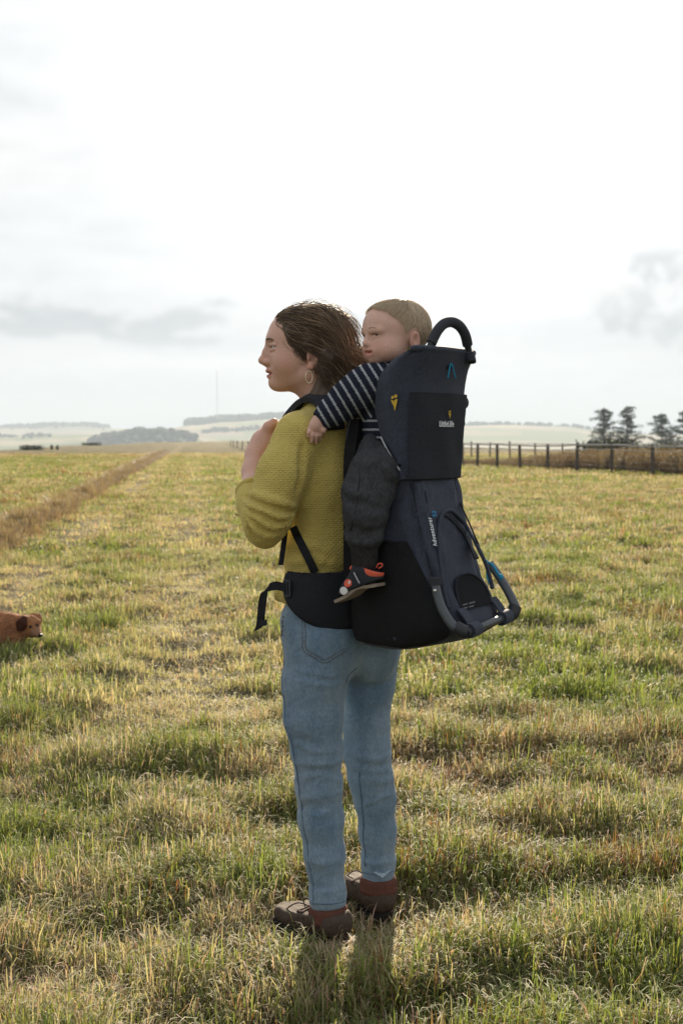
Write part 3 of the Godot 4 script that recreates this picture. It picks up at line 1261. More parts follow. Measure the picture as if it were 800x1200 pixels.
func make_grass() -> void:
	# near turf, middle turf, far turf: inner and outer radius, tufts per square metre, blades, spread, blade lengths, blade width
	var zones := [
		[1.5, 5.5, 1500.0, 16, 0.045, 0.030, 0.098, 0.0030],
		[5.5, 13.0, 460.0, 15, 0.07, 0.035, 0.10, 0.0048],
		[13.0, 32.0, 110.0, 15, 0.13, 0.04, 0.10, 0.009],
		[32.0, 90.0, 16.0, 16, 0.34, 0.05, 0.11, 0.024],
	]
	var half := 0.40
	var sward := growth("grass", "shaggy green and straw coloured grass covering the field")
	for zi in zones.size():
		var zn: Array = zones[zi]
		var variants := []
		var spots := []
		for k in 5:
			variants.append(tuft_mesh(100 + zi * 10 + k, zn[3], zn[4], zn[5], zn[6], zn[7], 0.8 if k < 3 else 1.6))
			spots.append([])
		var count := int(half * (zn[1] * zn[1] - zn[0] * zn[0]) * zn[2])
		for i in count:
			var r := sqrt(lerpf(zn[0] * zn[0], zn[1] * zn[1], rng.randf()))
			var a := rng.randf_range(-half, half)
			var x := r * sin(a)
			var z := -r * cos(a)
			if absf(x + 0.05) < 0.2 and z > -3.3 and z < -2.7:
				if under_boot(x, z):
					continue
			var t := turf(x, z)
			if rng.randf() < t.z * 0.75:
				continue
			var tall := 1.0 + 0.75 * n_mid.get_noise_2d(x * 1.9 + 11.0, z * 2.6) + 0.25 * rng.randfn()
			tall = clampf(tall, 0.35, 1.9) * (1.0 - 0.5 * t.z) * (1.0 - 0.45 * exp(-(pow(x + 0.03, 2) + pow(z + 2.85, 2)) / 0.06))
			var c := Vector3(0.44, 0.39, 0.245)
			var k := rng.randf()
			if k < t.x * 0.95:
				c = Vector3(0.155, 0.215, 0.050).lerp(Vector3(0.25, 0.285, 0.085), rng.randf())
			elif rng.randf() < t.y * 0.9:
				c = Vector3(0.225, 0.14, 0.06)
			c = c.lerp(Vector3(0.55, 0.48, 0.31), t.z * 0.8)
			c *= rng.randf_range(0.8, 1.2)
			var b := Basis(Vector3.UP, rng.randf() * TAU).scaled(Vector3(1.0, tall, 1.0) * rng.randf_range(0.85, 1.2))
			spots[i % 5].append([Transform3D(Basis(Vector3(1, 0, 0), rng.randfn() * 0.12) * b, Vector3(x, ground_h(x, z), z)), Color(c.x, c.y, c.z)])
		for k in 5:
			scatter("tufts", "", variants[k], M.blade, spots[k], sward)
	# the strip of tall dead grass left of the track
	var tall_meshes := []
	var tall_spots := []
	for k in 3:
		tall_meshes.append(tuft_mesh(300 + k, 20, 0.08, 0.12, 0.30, 0.006, 0.8))
		tall_spots.append([])
	for i in 8000:
		var d := 9.0 * pow(10.0, rng.randf())
		var s := -2.3 + rng.randfn() * 0.11 + 0.12 * n_mid.get_noise_2d(d * 0.4, 3.0)
		var x := s - 0.13 * d
		var tall := rng.randf_range(0.5, 1.1) * (1.0 + 0.6 * n_mid.get_noise_2d(d * 0.8, 9.0))
		var g := rng.randf_range(0.75, 1.2)
		var c := Vector3(0.24, 0.165, 0.105).lerp(Vector3(0.34, 0.275, 0.16), rng.randf()) * g
		var wide := maxf(1.0, d / 22.0)
		tall_spots[i % 3].append([Transform3D(Basis(Vector3.UP, rng.randf() * TAU).scaled(Vector3(wide, tall, wide)), Vector3(x, ground_h(x, -d), -d)), Color(c.x, c.y, c.z)])
	var strip := growth("tall_dead_grass", "strip of taller rust brown dead grass running beside the track")
	for k in 3:
		scatter("tufts", "", tall_meshes[k], M.blade, tall_spots[k], strip)


func under_boot(x: float, z: float) -> bool:
	for f in boot_lines():
		var a := Vector2(f[0].x, f[0].z)
		var b := Vector2(f[1].x, f[1].z)
		var p := Geometry2D.get_closest_point_to_segment(Vector2(x, z), a, b)
		if p.distance_to(Vector2(x, z)) < 0.045:
			return true
	return false


func boot_lines() -> Array:
	# heel and toe of each boot on the ground
	var lh := P(400, 1108, 2.875)
	var lt := P(332, 1084, 3.0)
	var rh := P(449, 1078, 3.03)
	var rt := P(413, 1051, 3.185)
	for p in [lh, lt, rh, rt]:
		pass
	return [[Vector3(lh.x, 0, lh.z), Vector3(lt.x, 0, lt.z)], [Vector3(rh.x, 0, rh.z), Vector3(rt.x, 0, rt.z)]]


# ---------------------------------------------------------------- the woman
const HF := Vector3(-0.9945, 0, 0.105)
const HL := Vector3(0.105, 0, 0.9945)
var head_at := Vector3.ZERO
var sweater_body: Blob
var jeans_body: Blob
var jeans_warp = null


func H(f: float, u: float, l: float) -> Vector3:
	return head_at + HF * f + Vector3(0, u, 0) + HL * l


func surf(b: Blob, px: float, py: float, out := 0.0) -> Vector3:
	return b.hit(EYE, ray_of(px, py), out)


# a cord, seam or fold that follows a surface through places seen in the photograph
func surf_path(b: Blob, pts: Array, per := 5, out := 0.0) -> PackedVector3Array:
	var raw := []
	for p in pts:
		raw.append(surf(b, p[0], p[1], out))
	var path := spline(raw, per)
	for i in path.size():
		path[i] = b.onto(path[i], out)
		if b == jeans_body and jeans_warp != null:
			path[i] = jeans_warp.call(path[i], b.grad(path[i]))
	return path


func surf_tube(b: Blob, pts: Array, r: float, sides := 5, out := 0.0) -> ArrayMesh:
	var h := Heap.new()
	var path := surf_path(b, pts, 5, out)
	h.tri_strip_tube(path, even(r, path.size()), sides)
	return h.mesh()


func stitches(b: Blob, pts: Array, r: float, gap: float) -> ArrayMesh:
	var h := Heap.new()
	var path := surf_path(b, pts, 14, 0.0006)
	var run := 0.0
	for i in path.size() - 1:
		run += path[i].distance_to(path[i + 1])
		if fposmod(run, gap) < gap * 0.68:
			h.tri_strip_tube(PackedVector3Array([path[i], path[i + 1]]), even(r, 2), 4)
	return h.mesh()


func fold(b: Blob, pts: Array, r: float, sink: float, soft := 0.012, o := 0) -> void:
	var path := surf_path(b, pts, 3, -sink)
	var grown := []
	for i in path.size():
		var e := sin(PI * (i + 0.6) / (path.size() + 0.2))
		grown.append([path[i], r * (0.35 + 0.65 * e)])
	b.chain(grown, soft, o)


func leg_chain(left: bool, grow: float) -> Array:
	var rows := []
	if left:
		rows = [[374, 752, -0.075, 0.086], [368, 800, -0.08, 0.079], [367, 840, -0.085, 0.0735], [371, 880, -0.085, 0.0620], [373.5, 920, -0.085, 0.0570], [376, 960, -0.085, 0.0555], [380, 1000, -0.09, 0.0495], [384, 1050, -0.095, 0.0430], [384.5, 1075, -0.095, 0.0420]]
	else:
		rows = [[433, 755, 0.055, 0.084], [431, 800, 0.055, 0.069], [429, 850, 0.055, 0.0590], [430, 880, 0.05, 0.0600], [433.5, 910, 0.05, 0.0565], [439, 935, 0.055, 0.0535], [442.5, 975, 0.06, 0.0470], [443, 1010, 0.06, 0.0420], [443, 1042, 0.06, 0.0410]]
	var out := []
	for r in rows:
		out.append([J(r[0], r[1], r[2]), r[3] + grow])
	return out


func make_woman() -> void:
	var w := thing("person", "woman in mustard knit sweater and blue jeans looking left with a child on her back", "person", Vector3(0.0, 0, -3.0))
	head_at = J(362, 420, 0.0)
	var hb := Basis(HF, Vector3.UP, HL)
	var pf := Vector3(-0.707, 0, -0.707)
	var pl := Vector3(-0.707, 0, 0.707)
	var pb := Basis(pf, Vector3.UP, pl)

	# jeans
	var jn := Blob.new()
	jn.egg(J(394, 728, 0), Vector3(0.117, 0.125, 0.168), pb, 0.03)
	jn.egg(J(383, 764, -0.07), Vector3(0.085, 0.085, 0.085), pb, 0.04)
	jn.egg(J(433, 762, 0.0), Vector3(0.080, 0.085, 0.080), pb, 0.04)
	jn.chain(leg_chain(true, 0.0), 0.022)
	jn.chain(leg_chain(false, 0.0), 0.022)
	jeans_body = jn
	# folds under the seat, behind the knees and above the ankles
	fold(jn, [[392, 792], [372, 790], [345, 783]], 0.0072, 0.0018, 0.006)
	fold(jn, [[400, 800], [380, 803], [352, 797]], 0.0072, 0.0021, 0.006)
	fold(jn, [[410, 801], [430, 796], [455, 790]], 0.0065, 0.0018, 0.006)
	fold(jn, [[345, 868], [365, 880], [396, 876]], 0.0065, 0.0015, 0.006)
	fold(jn, [[400, 888], [376, 896], [348, 893]], 0.0065, 0.0015, 0.006)
	fold(jn, [[346, 912], [372, 908], [398, 916]], 0.0065, 0.0015, 0.006)
	fold(jn, [[350, 933], [374, 934], [400, 926]], 0.0058, 0.0015, 0.006)
	fold(jn, [[352, 950], [372, 955], [386, 952]], 0.0043, 0.0012, 0.006)
	fold(jn, [[410, 880], [432, 890], [455, 884]], 0.0065, 0.0015, 0.006)
	fold(jn, [[456, 898], [436, 904], [412, 897]], 0.0065, 0.0015, 0.006)
	fold(jn, [[462, 912], [444, 916], [420, 910]], 0.0058, 0.0015, 0.006)
	fold(jn, [[462, 930], [446, 934], [426, 945]], 0.0050, 0.0012, 0.006)
	fold(jn, [[460, 1008], [444, 1012], [426, 1008]], 0.0043, 0.0012, 0.006)
	fold(jn, [[358, 1004], [378, 1012], [402, 1008]], 0.0050, 0.0012, 0.006)
	fold(jn, [[362, 1042], [380, 1046], [400, 1040]], 0.0043, 0.0012, 0.006)
	fold(jn, [[336, 842], [342, 870], [350, 905], [352, 940]], 0.0043, 0.0009, 0.006)
	fold(jn, [[353, 950], [358, 990], [364, 1030], [367, 1052]], 0.0043, 0.0009, 0.006)
	jn.plane(J(384, 1063, -0.095), Vector3(0.05, -1, 0.12), 0.004)
	var jean_warp := func(p: Vector3, n: Vector3) -> Vector3:
		var k := 0.35 + 0.65 * exp(-pow((p.y - 0.47) / 0.12, 2)) + 0.6 * exp(-pow((p.y - 0.14) / 0.10, 2)) + 0.5 * exp(-pow((p.y - 0.72) / 0.07, 2))
		return p + n * (0.0017 * k * (1.0 - 2.2 * absf(n_mid.get_noise_3d(p.x * 7.0 + p.y * 3.0, p.y * 17.0, p.z * 7.0))) + 0.0012 * n_small.get_noise_3d(p.x * 30.0, p.y * 60.0, p.z * 30.0))
	var worn := func(p: Vector3, _n: Vector3) -> Color:
		var f := n_big.get_noise_3d(p.x * 6.0 + 50.0, p.y * 3.5, p.z * 6.0)
		var k := n_mid.get_noise_3d(p.x * 24.0 + 9.0, p.y * 9.0, p.z * 24.0)
		var c := Vector3(0.140, 0.218, 0.292).lerp(Vector3(0.25, 0.33, 0.39), clampf(0.45 + 0.7 * f + 0.35 * k, 0.0, 1.0))
		return Color(c.x, c.y, c.z)
	jeans_warp = jean_warp
	put("jeans", jn.build(0.0065, worn, jean_warp), M.denim_leg, w)
	put("back_pocket", stitches(jn, [[353.5, 728], [354.5, 748], [355, 762], [367, 770], [380, 777], [393, 770], [405, 763.5]], 0.0013, 0.007), M.thread, w)
	put("back_pocket", stitches(jn, [[357, 728], [358, 746], [358.5, 760], [369, 767], [380, 773], [392, 766.5], [404, 760]], 0.0013, 0.007), M.thread, w)
	put("side_seam", surf_tube(jn, [[328, 745], [331, 790], [334, 830], [341, 868], [348, 905], [354, 950], [361, 1000], [367, 1040], [368, 1060]], 0.0017), M.denim_dark, w)
	put("side_seam", stitches(jn, [[332, 722], [331, 735], [330.5, 745]], 0.0022, 0.012), M.thread, w)
	put("side_seam", surf_tube(jn, [[421, 905], [424, 940], [425.5, 980], [428, 1015]], 0.002), M.denim_dark, w)
	put("inner_seam", surf_tube(jn, [[418, 783], [409, 790], [405, 800]], 0.002), M.denim_dark, w)
	for q in [[[364, 1056], [384, 1058.5], [404, 1055]], [[424.5, 1021], [443, 1023], [461, 1020]]]:
		put("hem", surf_tube(jn, q, 0.0028), M.denim, w)
	put("hem_notch", hem_notch(jn), M.denim_pale, w)

	# sweater
	var sw := Blob.new()
	sw.egg(J(394, 560, 0.0), Vector3(0.112, 0.185, 0.158), pb, 0.04)
	sw.egg(J(391, 505, 0.0), Vector3(0.080, 0.065, 0.150), pb, 0.05)
	sw.egg(J(387, 645, 0.0), Vector3(0.108, 0.13, 0.142), pb, 0.05)
	sw.egg(J(389, 692, 0.0), Vector3(0.122, 0.055, 0.166), pb, 0.03)
	var arm := [[J(350, 510, -0.115), 0.060], [J(331, 555, -0.14), 0.058], [J(317, 600, -0.15), 0.061]]
	sw.chain(arm, 0.03)
	sw.chain([[J(312, 612, -0.135), 0.058], [J(300, 592, -0.07), 0.046], [J(298, 580, -0.045), 0.045]], 0.018)
	sw.egg(J(308, 618, -0.12), Vector3(0.034, 0.050, 0.045), Basis(), 0.03)
	sw.chain([[J(441, 508, 0.115), 0.058], [J(432, 560, 0.19), 0.055], [J(422, 605, 0.24), 0.055], [J(400, 580, 0.30), 0.045]], 0.03)
	sw.cone(J(384, 482, 0.0), J(388, 496, 0.0), 0.064, 0.085, 0.03)
	sweater_body = sw
	fold(sw, [[291, 577], [312, 584], [334, 590], [345, 594]], 0.011, 0.003, 0.007)
	fold(sw, [[286, 588], [306, 598], [326, 606], [344, 604]], 0.012, 0.003, 0.007)
	fold(sw, [[287, 596], [304, 609], [322, 617], [341, 612]], 0.011, 0.003, 0.007)
	fold(sw, [[286, 602], [296, 616], [308, 626], [324, 626]], 0.010, 0.003, 0.007)
	fold(sw, [[288, 610], [292, 622], [300, 634]], 0.007, 0.003, 0.008)
	fold(sw, [[288, 583], [308, 591], [330, 598], [345, 599]], 0.0075, 0.001, 0.005, 1)
	fold(sw, [[286, 593], [305, 604], [324, 612], [342, 608]], 0.0075, 0.001, 0.005, 1)
	fold(sw, [[286, 600], [299, 613], [315, 623], [334, 620]], 0.0065, 0.001, 0.005, 1)
	fold(sw, [[286, 607], [292, 620], [303, 632]], 0.006, 0.001, 0.005, 1)
	fold(sw, [[354, 520], [353, 545], [348, 575]], 0.007, 0.003, 0.01, 1)
	fold(sw, [[340, 660], [365, 655], [398, 660]], 0.008, 0.005)
	fold(sw, [[336, 640], [360, 640], [390, 646]], 0.008, 0.006)
	fold(sw, [[324, 706], [326, 696], [332, 690]], 0.010, 0.003, 0.008)
	sw.plane(J(385, 712, 0.0), Vector3(-0.15, -1, 0.0), 0.01)
	var knit_warp := func(p: Vector3, n: Vector3) -> Vector3:
		return p + n * (0.0028 * n_mid.get_noise_3d(p.x * 10.0, p.y * 10.0, p.z * 10.0) + 0.0010 * n_small.get_noise_3d(p.x * 34.0, p.y * 34.0, p.z * 34.0))
	put("sweater", sw.build(0.006, null, knit_warp), M.wool, w)
	# loose fibres standing off the knit
	var fz := Heap.new()
	var fr := RandomNumberGenerator.new()
	fr.seed = 88
	for i in 2600:
		var px := fr.randf_range(284.0, 405.0)
		var py := fr.randf_range(478.0, 700.0)
		var at := J(px, py, fr.randf_range(-0.26, 0.16))
		if sw.at(at) > 0.06:
			continue
		at = sw.onto(at, -0.001)
		var g := sw.grad(at)
		var way := (g + Vector3(fr.randfn(), fr.randfn(), fr.randfn()) * 0.55).normalized()
		var t := fr.randf_range(0.8, 1.2)
		fz.tri_strip_tube(PackedVector3Array([at, at + way * 0.0045, at + way * 0.008 + Vector3(fr.randfn(), fr.randfn(), fr.randfn()) * 0.002]), PackedFloat32Array([0.00035, 0.0003, 0.0001]), 3, Color(0.60 * t, 0.48 * t, 0.15 * t), false)
	tag(put("wool_fuzz", fz.mesh(), M.fuzz, w), "", "", "", "stuff")
	# rolled edge of the sleeve round the forearm
	var e0 := J(297.5, 575, -0.035)
	var ax := (e0 - J(300, 592, -0.07)).normalized()
	var roll := Heap.new()
	var ring := PackedVector3Array()
	var s1 := ax.cross(Vector3.UP).normalized()
	for i in 25:
		var a := TAU * i / 24.0
		ring.append(e0 + (s1 * cos(a) + ax.cross(s1) * sin(a)) * 0.040)
	roll.tri_strip_tube(ring, even(0.0085, 25), 8, Color.WHITE, false)
	put("sleeve_cuff", roll.mesh(), M.wool, w)

	# her body under the clothes, one surface; head, hand and trunk each meshed at their own fineness
	var body := Blob.new()
	body.egg(J(394, 560, 0.0), Vector3(0.090, 0.17, 0.135), pb, 0.04)
	body.egg(J(388, 645, 0.0), Vector3(0.085, 0.13, 0.118), pb, 0.05)
	body.egg(J(394, 728, 0), Vector3(0.095, 0.10, 0.145), pb, 0.04)
	body.chain(leg_chain(true, -0.016), 0.02)
	body.chain(leg_chain(false, -0.016), 0.02)
	for ft in boot_lines():
		var fw: Vector3 = (ft[1] - ft[0]).normalized()
		body.cone(ft[0] + fw * 0.03 + Vector3(0, 0.052, 0), ft[1] - fw * 0.03 + Vector3(0, 0.042, 0), 0.022, 0.018, 0.01)
	body.cone(J(384.5, 1075, -0.095), boot_lines()[0][0].lerp(boot_lines()[0][1], 0.2) + Vector3(0, 0.06, 0), 0.026, 0.02, 0.01)
	body.cone(J(443, 1042, 0.06), boot_lines()[1][0].lerp(boot_lines()[1][1], 0.2) + Vector3(0, 0.06, 0), 0.026, 0.02, 0.01)
	body.chain([[J(350, 510, -0.11), 0.042], [J(331, 555, -0.135), 0.040], [J(312, 606, -0.135), 0.036]], 0.03)
	body.chain([[J(441, 508, 0.115), 0.042], [J(432, 560, 0.19), 0.040], [J(422, 605, 0.24), 0.036], [J(390, 560, 0.33), 0.027], [J(378, 540, 0.34), 0.03]], 0.03)
	body.cone(J(392, 510, 0.0), J(386, 485, 0.0), 0.08, 0.05, 0.05)
	var skin_paint := func(_p: Vector3, _n: Vector3) -> Color: return Color(0.63, 0.415, 0.325)
	var parts: Array[ArrayMesh] = [body.build(0.012, skin_paint)]

	var fa := Blob.new()
	fa.chain([[J(310, 612, -0.13), 0.038], [J(297.5, 573, -0.035), 0.031], [J(297, 552, 0.02), 0.0275], [J(300, 533, 0.055), 0.0255]], 0.02)
	fa.chain([[J(300, 533, 0.055), 0.026], [J(309, 519, 0.075), 0.031], [J(318, 508, 0.09), 0.030]], 0.02)
	var kn := [[J(321, 497, 0.075), -0.004], [J(325, 503, 0.085), 0.0], [J(327, 509, 0.10), 0.0], [J(326, 516, 0.115), 0.003]]
	for i in 4:
		var k0: Vector3 = kn[i][0]
		var k1 := k0 + Vector3(0.030, -0.012 + 0.004 * i, 0.022)
		var k2 := k1 + Vector3(0.004, -0.020, 0.014)
		var k3 := k2 + Vector3(-0.014, -0.012, 0.0)
		fa.chain([[k0, 0.0098], [k1, 0.0092], [k2, 0.0085], [k3, 0.0075]], 0.006)
	fa.chain([[J(307, 513, 0.06), 0.014], [J(314, 500, 0.055), 0.0115], [J(321, 494, 0.06), 0.0095]], 0.01)
	parts.append(fa.build(0.0032, skin_paint))

	var hd := Blob.new()
	hd.egg(H(0.006, 0.043, 0), Vector3(0.089, 0.084, 0.071), hb, 0.03)
	hd.egg(H(0.042, -0.008, 0), Vector3(0.056, 0.069, 0.056), hb, 0.03)
	hd.egg(H(0.056, 0.052, 0), Vector3(0.050, 0.060, 0.057), hb, 0.025)
	for s in [-1.0, 1.0]:
		hd.egg(H(0.060, -0.016, 0.036 * s), Vector3(0.031, 0.030, 0.025), hb, 0.03)
		hd.cone(H(0.078, -0.0675, 0.010 * s), H(0.002, -0.042, 0.050 * s), 0.0120, 0.016, 0.02)
	hd.cone(H(0.095, 0.047, -0.024), H(0.095, 0.047, 0.024), 0.0125, 0.0125, 0.015)
	hd.egg(H(0.066, -0.040, 0), Vector3(0.033, 0.034, 0.038), hb, 0.02)
	hd.egg(H(0.086, -0.0655, 0), Vector3(0.0170, 0.0140, 0.018), hb, 0.018)
	hd.cone(H(0.054, -0.059, 0), H(0.0, -0.058, 0), 0.018, 0.038, 0.025)
	for s in [-1.0, 1.0]:
		hd.egg(H(0.104, 0.0265, 0.031 * s), Vector3(0.017, 0.011, 0.016), hb, 0.014, 1)
	hd.chain([[H(0.1025, 0.038, 0), 0.0072], [H(0.1110, 0.016, 0), 0.0074], [H(0.1215, -0.006, 0), 0.0080]], 0.010)
	hd.chain([[H(0.095, 0.030, 0), 0.012], [H(0.100, 0.006, 0), 0.0125], [H(0.103, -0.010, 0), 0.012]], 0.010)
	hd.cone(H(0.1210, -0.006, 0), H(0.104, -0.017, 0), 0.0080, 0.008, 0.008)
	for s in [-1.0, 1.0]:
		hd.egg(H(0.1075, -0.011, 0.0115 * s), Vector3(0.010, 0.0075, 0.0065), hb, 0.006)
		hd.egg(H(0.112, -0.0185, 0.0065 * s), Vector3(0.0030, 0.0026, 0.0018), hb, 0.002, 1)
	hd.egg(H(0.0995, -0.0325, 0), Vector3(0.0135, 0.0075, 0.023), hb, 0.004)
	hd.egg(H(0.0965, -0.0465, 0), Vector3(0.0135, 0.0075, 0.020), hb, 0.004)
	hd.cone(H(0.108, -0.0395, -0.004), H(0.094, -0.0395, 0.026), 0.0011, 0.0010, 0.004, 1)
	hd.cone(H(0.108, -0.0395, 0.004), H(0.094, -0.0395, -0.026), 0.0011, 0.0010, 0.004, 1)
	for s in [-1.0, 1.0]:
		hd.cone(H(0.101, 0.0340, 0.019 * s), H(0.091, 0.0310, 0.044 * s), 0.0045, 0.004, 0.004)
		hd.cone(H(0.099, 0.0185, 0.021 * s), H(0.091, 0.0200, 0.042 * s), 0.004, 0.004, 0.004)
		var eb := Basis(HF, -0.25) * hb
		hd.egg(H(-0.006, 0.0, 0.073 * s), Vector3(0.0175, 0.031, 0.008), eb, 0.006)
		hd.egg(H(-0.004, 0.004, 0.082 * s), Vector3(0.0105, 0.019, 0.007), eb, 0.004, 1)
		hd.egg(H(0.003, -0.026, 0.074 * s), Vector3(0.009, 0.009, 0.006), hb, 0.006)
		hd.egg(H(0.007, -0.003, 0.077 * s), Vector3(0.004, 0.007, 0.004), hb, 0.004)
	hd.cone(H(-0.018, -0.055, 0), J(386, 490, 0.0), 0.050, 0.060, 0.03)
	var face_paint := func(p: Vector3, n: Vector3) -> Color:
		var q := p - head_at
		var f := q.dot(HF)
		var l := q.dot(HL)
		var c := Vector3(0.63, 0.415, 0.325)
		var lip := exp(-pow((q.y + 0.0395) / 0.0085, 4)) * smoothstep(0.092, 0.099, f + 0.1 * absf(l)) * (1.0 - smoothstep(0.018, 0.025, absf(l)))
		c = c.lerp(Vector3(0.40, 0.135, 0.115), lip * 0.9)
		var flush := exp(-(pow((f - 0.068) / 0.03, 2) + pow((q.y + 0.014) / 0.026, 2)))
		c = c.lerp(Vector3(0.63, 0.34, 0.26), flush * 0.5)
		var ear := smoothstep(0.068, 0.074, absf(l)) * smoothstep(0.03, 0.02, f)
		c = c.lerp(Vector3(0.60, 0.30, 0.23), ear * 0.5)
		return Color(c.x, c.y, c.z)
	parts.append(hd.build(0.0024, face_paint))
	put("body", joined_mesh(parts), M.skin, w)
	for s in [1.0, -1.0]:
		var ey := SphereMesh.new()
		ey.radius = 0.0118
		ey.height = 0.0236
		ey.radial_segments = 24
		ey.rings = 12
		var em := put("eye", ey, M.eye_white, w)
		em.position += H(0.0858, 0.0262, 0.031 * s)
		var ir := SphereMesh.new()
		ir.radius = 0.0058
		ir.height = 0.0116
		ir.radial_segments = 16
		ir.rings = 8
		var im := MeshInstance3D.new()
		im.mesh = ir
		im.material_override = M.iris
		im.name = "iris"
		em.add_child(im, true)
		im.position = HF * 0.0068 + HL * 0.001 * s
		var lash := Heap.new()
		var lp := spline([H(0.0995, 0.0315, 0.025 * s), H(0.0975, 0.0318, 0.032 * s), H(0.0940, 0.0305, 0.040 * s), H(0.0900, 0.0275, 0.046 * s)], 5)
		lash.tri_strip_tube(lp, taper(0.0017, 0.0018, lp.size()), 6)
		put("eyelash", lash.mesh(), M.lash, w)
		var bp := []
		for q in [[0.0205, 0.0450], [0.0260, 0.0465], [0.0350, 0.0470], [0.0430, 0.0445], [0.0490, 0.0410]]:
			bp.append(hd.onto(H(0.112 - 6.0 * q[0] * q[0], q[1], q[0] * s), 0.0004))
		var brow := Heap.new()
		var bpath := spline(bp, 4)
		brow.tri_strip_tube(bpath, taper(0.0024, 0.0012, bpath.size()), 7, Color.WHITE, true, 0.5, Vector3.UP)
		put("eyebrow", brow.mesh(), M.brow, w)
	make_hair(w, hd)
	# hoop earring
	var hoop := PackedVector3Array()
	for i in 25:
		var a := TAU * i / 24.0
		hoop.append(H(0.006, -0.052, 0.079) + HF * sin(a) * 0.0085 + Vector3(0, cos(a) * 0.0155, 0))
	var hh := Heap.new()
	hh.tri_strip_tube(hoop, even(0.0011, 25), 7, Color.WHITE, false)
	put("earring", hh.mesh(), M.gold, w)
	var hook := Heap.new()
	hook.tri_strip_tube(PackedVector3Array([H(0.006, -0.0365, 0.079), H(0.006, -0.029, 0.080)]), even(0.0008, 2), 5)
	put("earring_hook", hook.mesh(), M.gold, w)
	make_boots(w)


func hem_notch(jn: Blob) -> ArrayMesh:
	var h := Heap.new()
	var a := surf(jn, 437, 1022, 0.002)
	var b := surf(jn, 458, 1020, 0.002)
	var tip := surf(jn, 448, 1012, 0.006) + Vector3(0.0, -0.038, 0.004)
	var rows := []
	for i in 4:
		var row := PackedVector3Array()
		for j in 5:
			var p := a.lerp(b, j / 4.0)
			row.append(p.lerp(tip, i / 3.0 * 0.97))
		rows.append(row)
	h.sheet(rows, 0.002)
	return h.mesh()


func joined_mesh(parts: Array[ArrayMesh]) -> ArrayMesh:
	var v := PackedVector3Array()
	var n := PackedVector3Array()
	var c := PackedColorArray()
	var ind := PackedInt32Array()
	for m in parts:
		var s := m.surface_get_arrays(0)
		var base := v.size()
		v.append_array(s[Mesh.ARRAY_VERTEX])
		n.append_array(s[Mesh.ARRAY_NORMAL])
		c.append_array(s[Mesh.ARRAY_COLOR])
		for i in s[Mesh.ARRAY_INDEX]:
			ind.append(i + base)
	return Blob.pack(v, n, ind, c)


